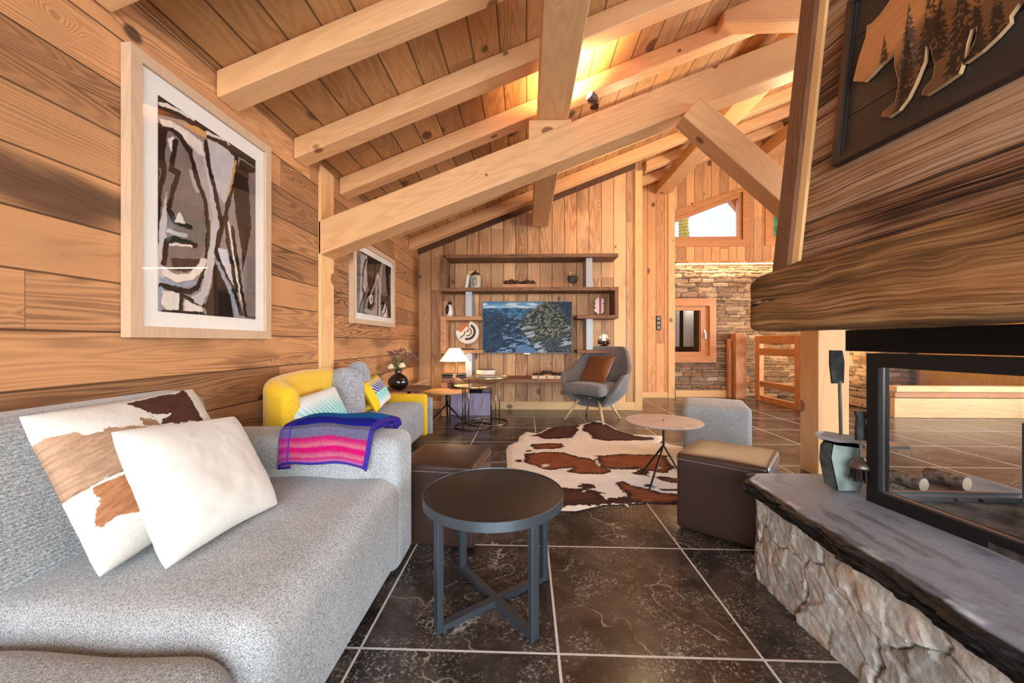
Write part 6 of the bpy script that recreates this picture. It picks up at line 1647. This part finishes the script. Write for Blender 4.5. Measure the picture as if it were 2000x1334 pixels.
# ------------------------------------------------------------ switch, spotlight, LED strip, gate
p = atY(1286, 631, 7.4)
T = thing('light_switch', 'black triple light switch on the pine boards of the recess', 'switch', (p.x, 7.399, p.z))
T = obj('plate', box(-.045, .045, -.01, 0, -.135, .135, .003, 1), m_black, T)
for k in (-1, 0, 1): obj('rocker', box(-.028, .028, -.014, -.010, k * .085 - .03, k * .085 + .03, .002, 1), plain('switch_chrome', srgb(150, 146, 140), .3, .5), T)
sp = atY(1156, 196, 3.2)
T = thing('ceiling_spotlight', 'small black spotlight clamped on top of the truss beam, lit', 'lamp', (sp.x, 3.2, sp.z - .06))
bm = NB(); lathe(bm, [(0, 0), (.035, 0), (.035, .02), (0, .025)], 24, .02); obj('base', bm, m_black, T)
bm = NB(); tube(bm, [(.02, 0, .02), (.05, 0, .05), (.035, 0, .10)], .006, 8); tube(bm, [(.02, 0, .02), (-.03, 0, .045), (-.025, 0, .08)], .006, 8); obj('bracket', bm, m_iron, T)
MH = Matrix.Translation((.0, 0, .085)) @ Vector((-.75, -.45, .35)).to_track_quat('Z', 'Y').to_matrix().to_4x4()
bm = NB(); lathe(bm, [(0, -.05), (.028, -.05), (.038, -.02), (.04, .03)], 24, cap=False); HD = obj('head', xform(bm, MH), m_iron, T, smooth=True)
bm = NB(); lathe(bm, [(0, .02), (.034, .02)], 24, cap=False); obj('lens', xform(bm, MH), emis('lit_lens', (1, .86, .62), 30), HD)
hp = Vector((sp.x, 3.2, sp.z - .06)) + MH @ Vector((0, 0, .06)); tg = Vector((sp.x, 3.2, sp.z - .06)) + MH @ Vector((0, 0, 1.0))
spot('spotlight_beam', hp, tg + Vector((.25, .45, .75)), 75, (1, .68, .34), 150, .04)
T = thing('led_strip', 'warm glowing light strip along the top of the stone wall', 'light strip')
obj('diffuser', box(2.88, 7.2, GY - .06, GY - .035, 2.545, 2.558), emis('warm_led', (1, .66, .26), 9), T); obj('channel', box(2.88, 7.2, GY - .065, GY - .001, 2.559, 2.60), m_gable, T)
area('led_wash', (5.0, GY - .11, 2.53), (R(-20), 0, 0), 4.2, .03, 34, (1, .70, .36))
point('warm_roof_fill', (3.3, 4.6, 3.35), 50, (1, .70, .38), .08)  # added warm fill for the upper right roof, no fixture modelled
point('warm_roof_fill', (1.4, 4.5, 3.1), 22, (1, .70, .38), .08)  # second added warm fill under the ceiling, unseen source
# staircase gate
def gx(px, Y): return atY(px, 700, Y).x
T = thing('stair_gate', 'larch stair gate with three rails beside the stone wall', 'gate')
def gbox(nm, y0, y1, z0, z1, x0=4.16, x1=4.22, mat=None): obj(nm, box(x0, x1, y0, y1, z0, z1, .006, 1), mat or m_gate_y, T)
gbox('gate_post', 5.95, 6.12, .0, 1.16, 4.13, 4.24, m_gate); gbox('gate_post', 7.05, 7.18, 0.0, 1.16, 4.15, 4.23, m_gate)
gbox('gate_rail', 6.121, 7.049, 1.02, 1.16); gbox('gate_rail', 6.121, 7.049, .82, .94); gbox('gate_rail', 6.121, 7.049, .26, .36); gbox('gate_rail', 6.121, 7.049, .0, .10)
o = obj('newel_post', box(atY(1436, 700, 7.3).x, atY(1456, 700, 7.3).x, 7.28, 7.46, 0, 1.22, .008, 1), m_gate); tag(o, 'thick larch newel post left of the stair gate', 'post')
o = obj('newel_post', box(atY(1429, 700, 7.4).x - .05, atY(1436, 700, 7.3).x - .01, 7.40, 7.50, 0, 1.10, .008, 1), m_gate); tag(o, 'thin dark larch post just left of the thick newel post', 'post')
o = obj('gate_link', box(4.02, 4.14, 7.34, 7.40, .30, .42, .004, 1), m_gate_y); tag(o, 'short larch rail linking the newel post with the stair gate', 'rail')
o = obj('white_post', box(4.18, 4.30, 5.78, 5.90, 0, 2.2, .004, 1), m_trim); tag(o, 'pale pine post standing next to the near end of the stair gate', 'post')
# low stair wall on the right of the post, with light on the stone
T = thing('stair_parapet', 'low larch and pine parapet around the stairwell right of the gate', 'parapet')
obj('parapet_board', box(5.1, 7.3, 5.55, 5.62, .001, .27, .004, 1), m_trim_x, T); obj('parapet_board', box(5.1, 7.3, 5.545, 5.625, .28, .36, .004, 1), m_gate_y, T); obj('parapet_cap', box(5.1, 7.3, 5.52, 5.64, .361, .44, .004, 1), m_trim_x, T)
struct(stone_wall('wall_stair', 6.0, 7.5, 0.0, 2.4, 5.35, 23, axis='y', dx=.02)) 
point('stair_lamp', (4.75, 6.75, .95), 22, (1, .74, .38), .05)
t = thing('stair_lantern', 'small dark wall lantern glowing behind the stair gate', 'lamp', (4.75, 7.42, 1.0))
obj('body', box(-.04, .04, 0, .10, 0, .10, .004, 1), m_black, t)
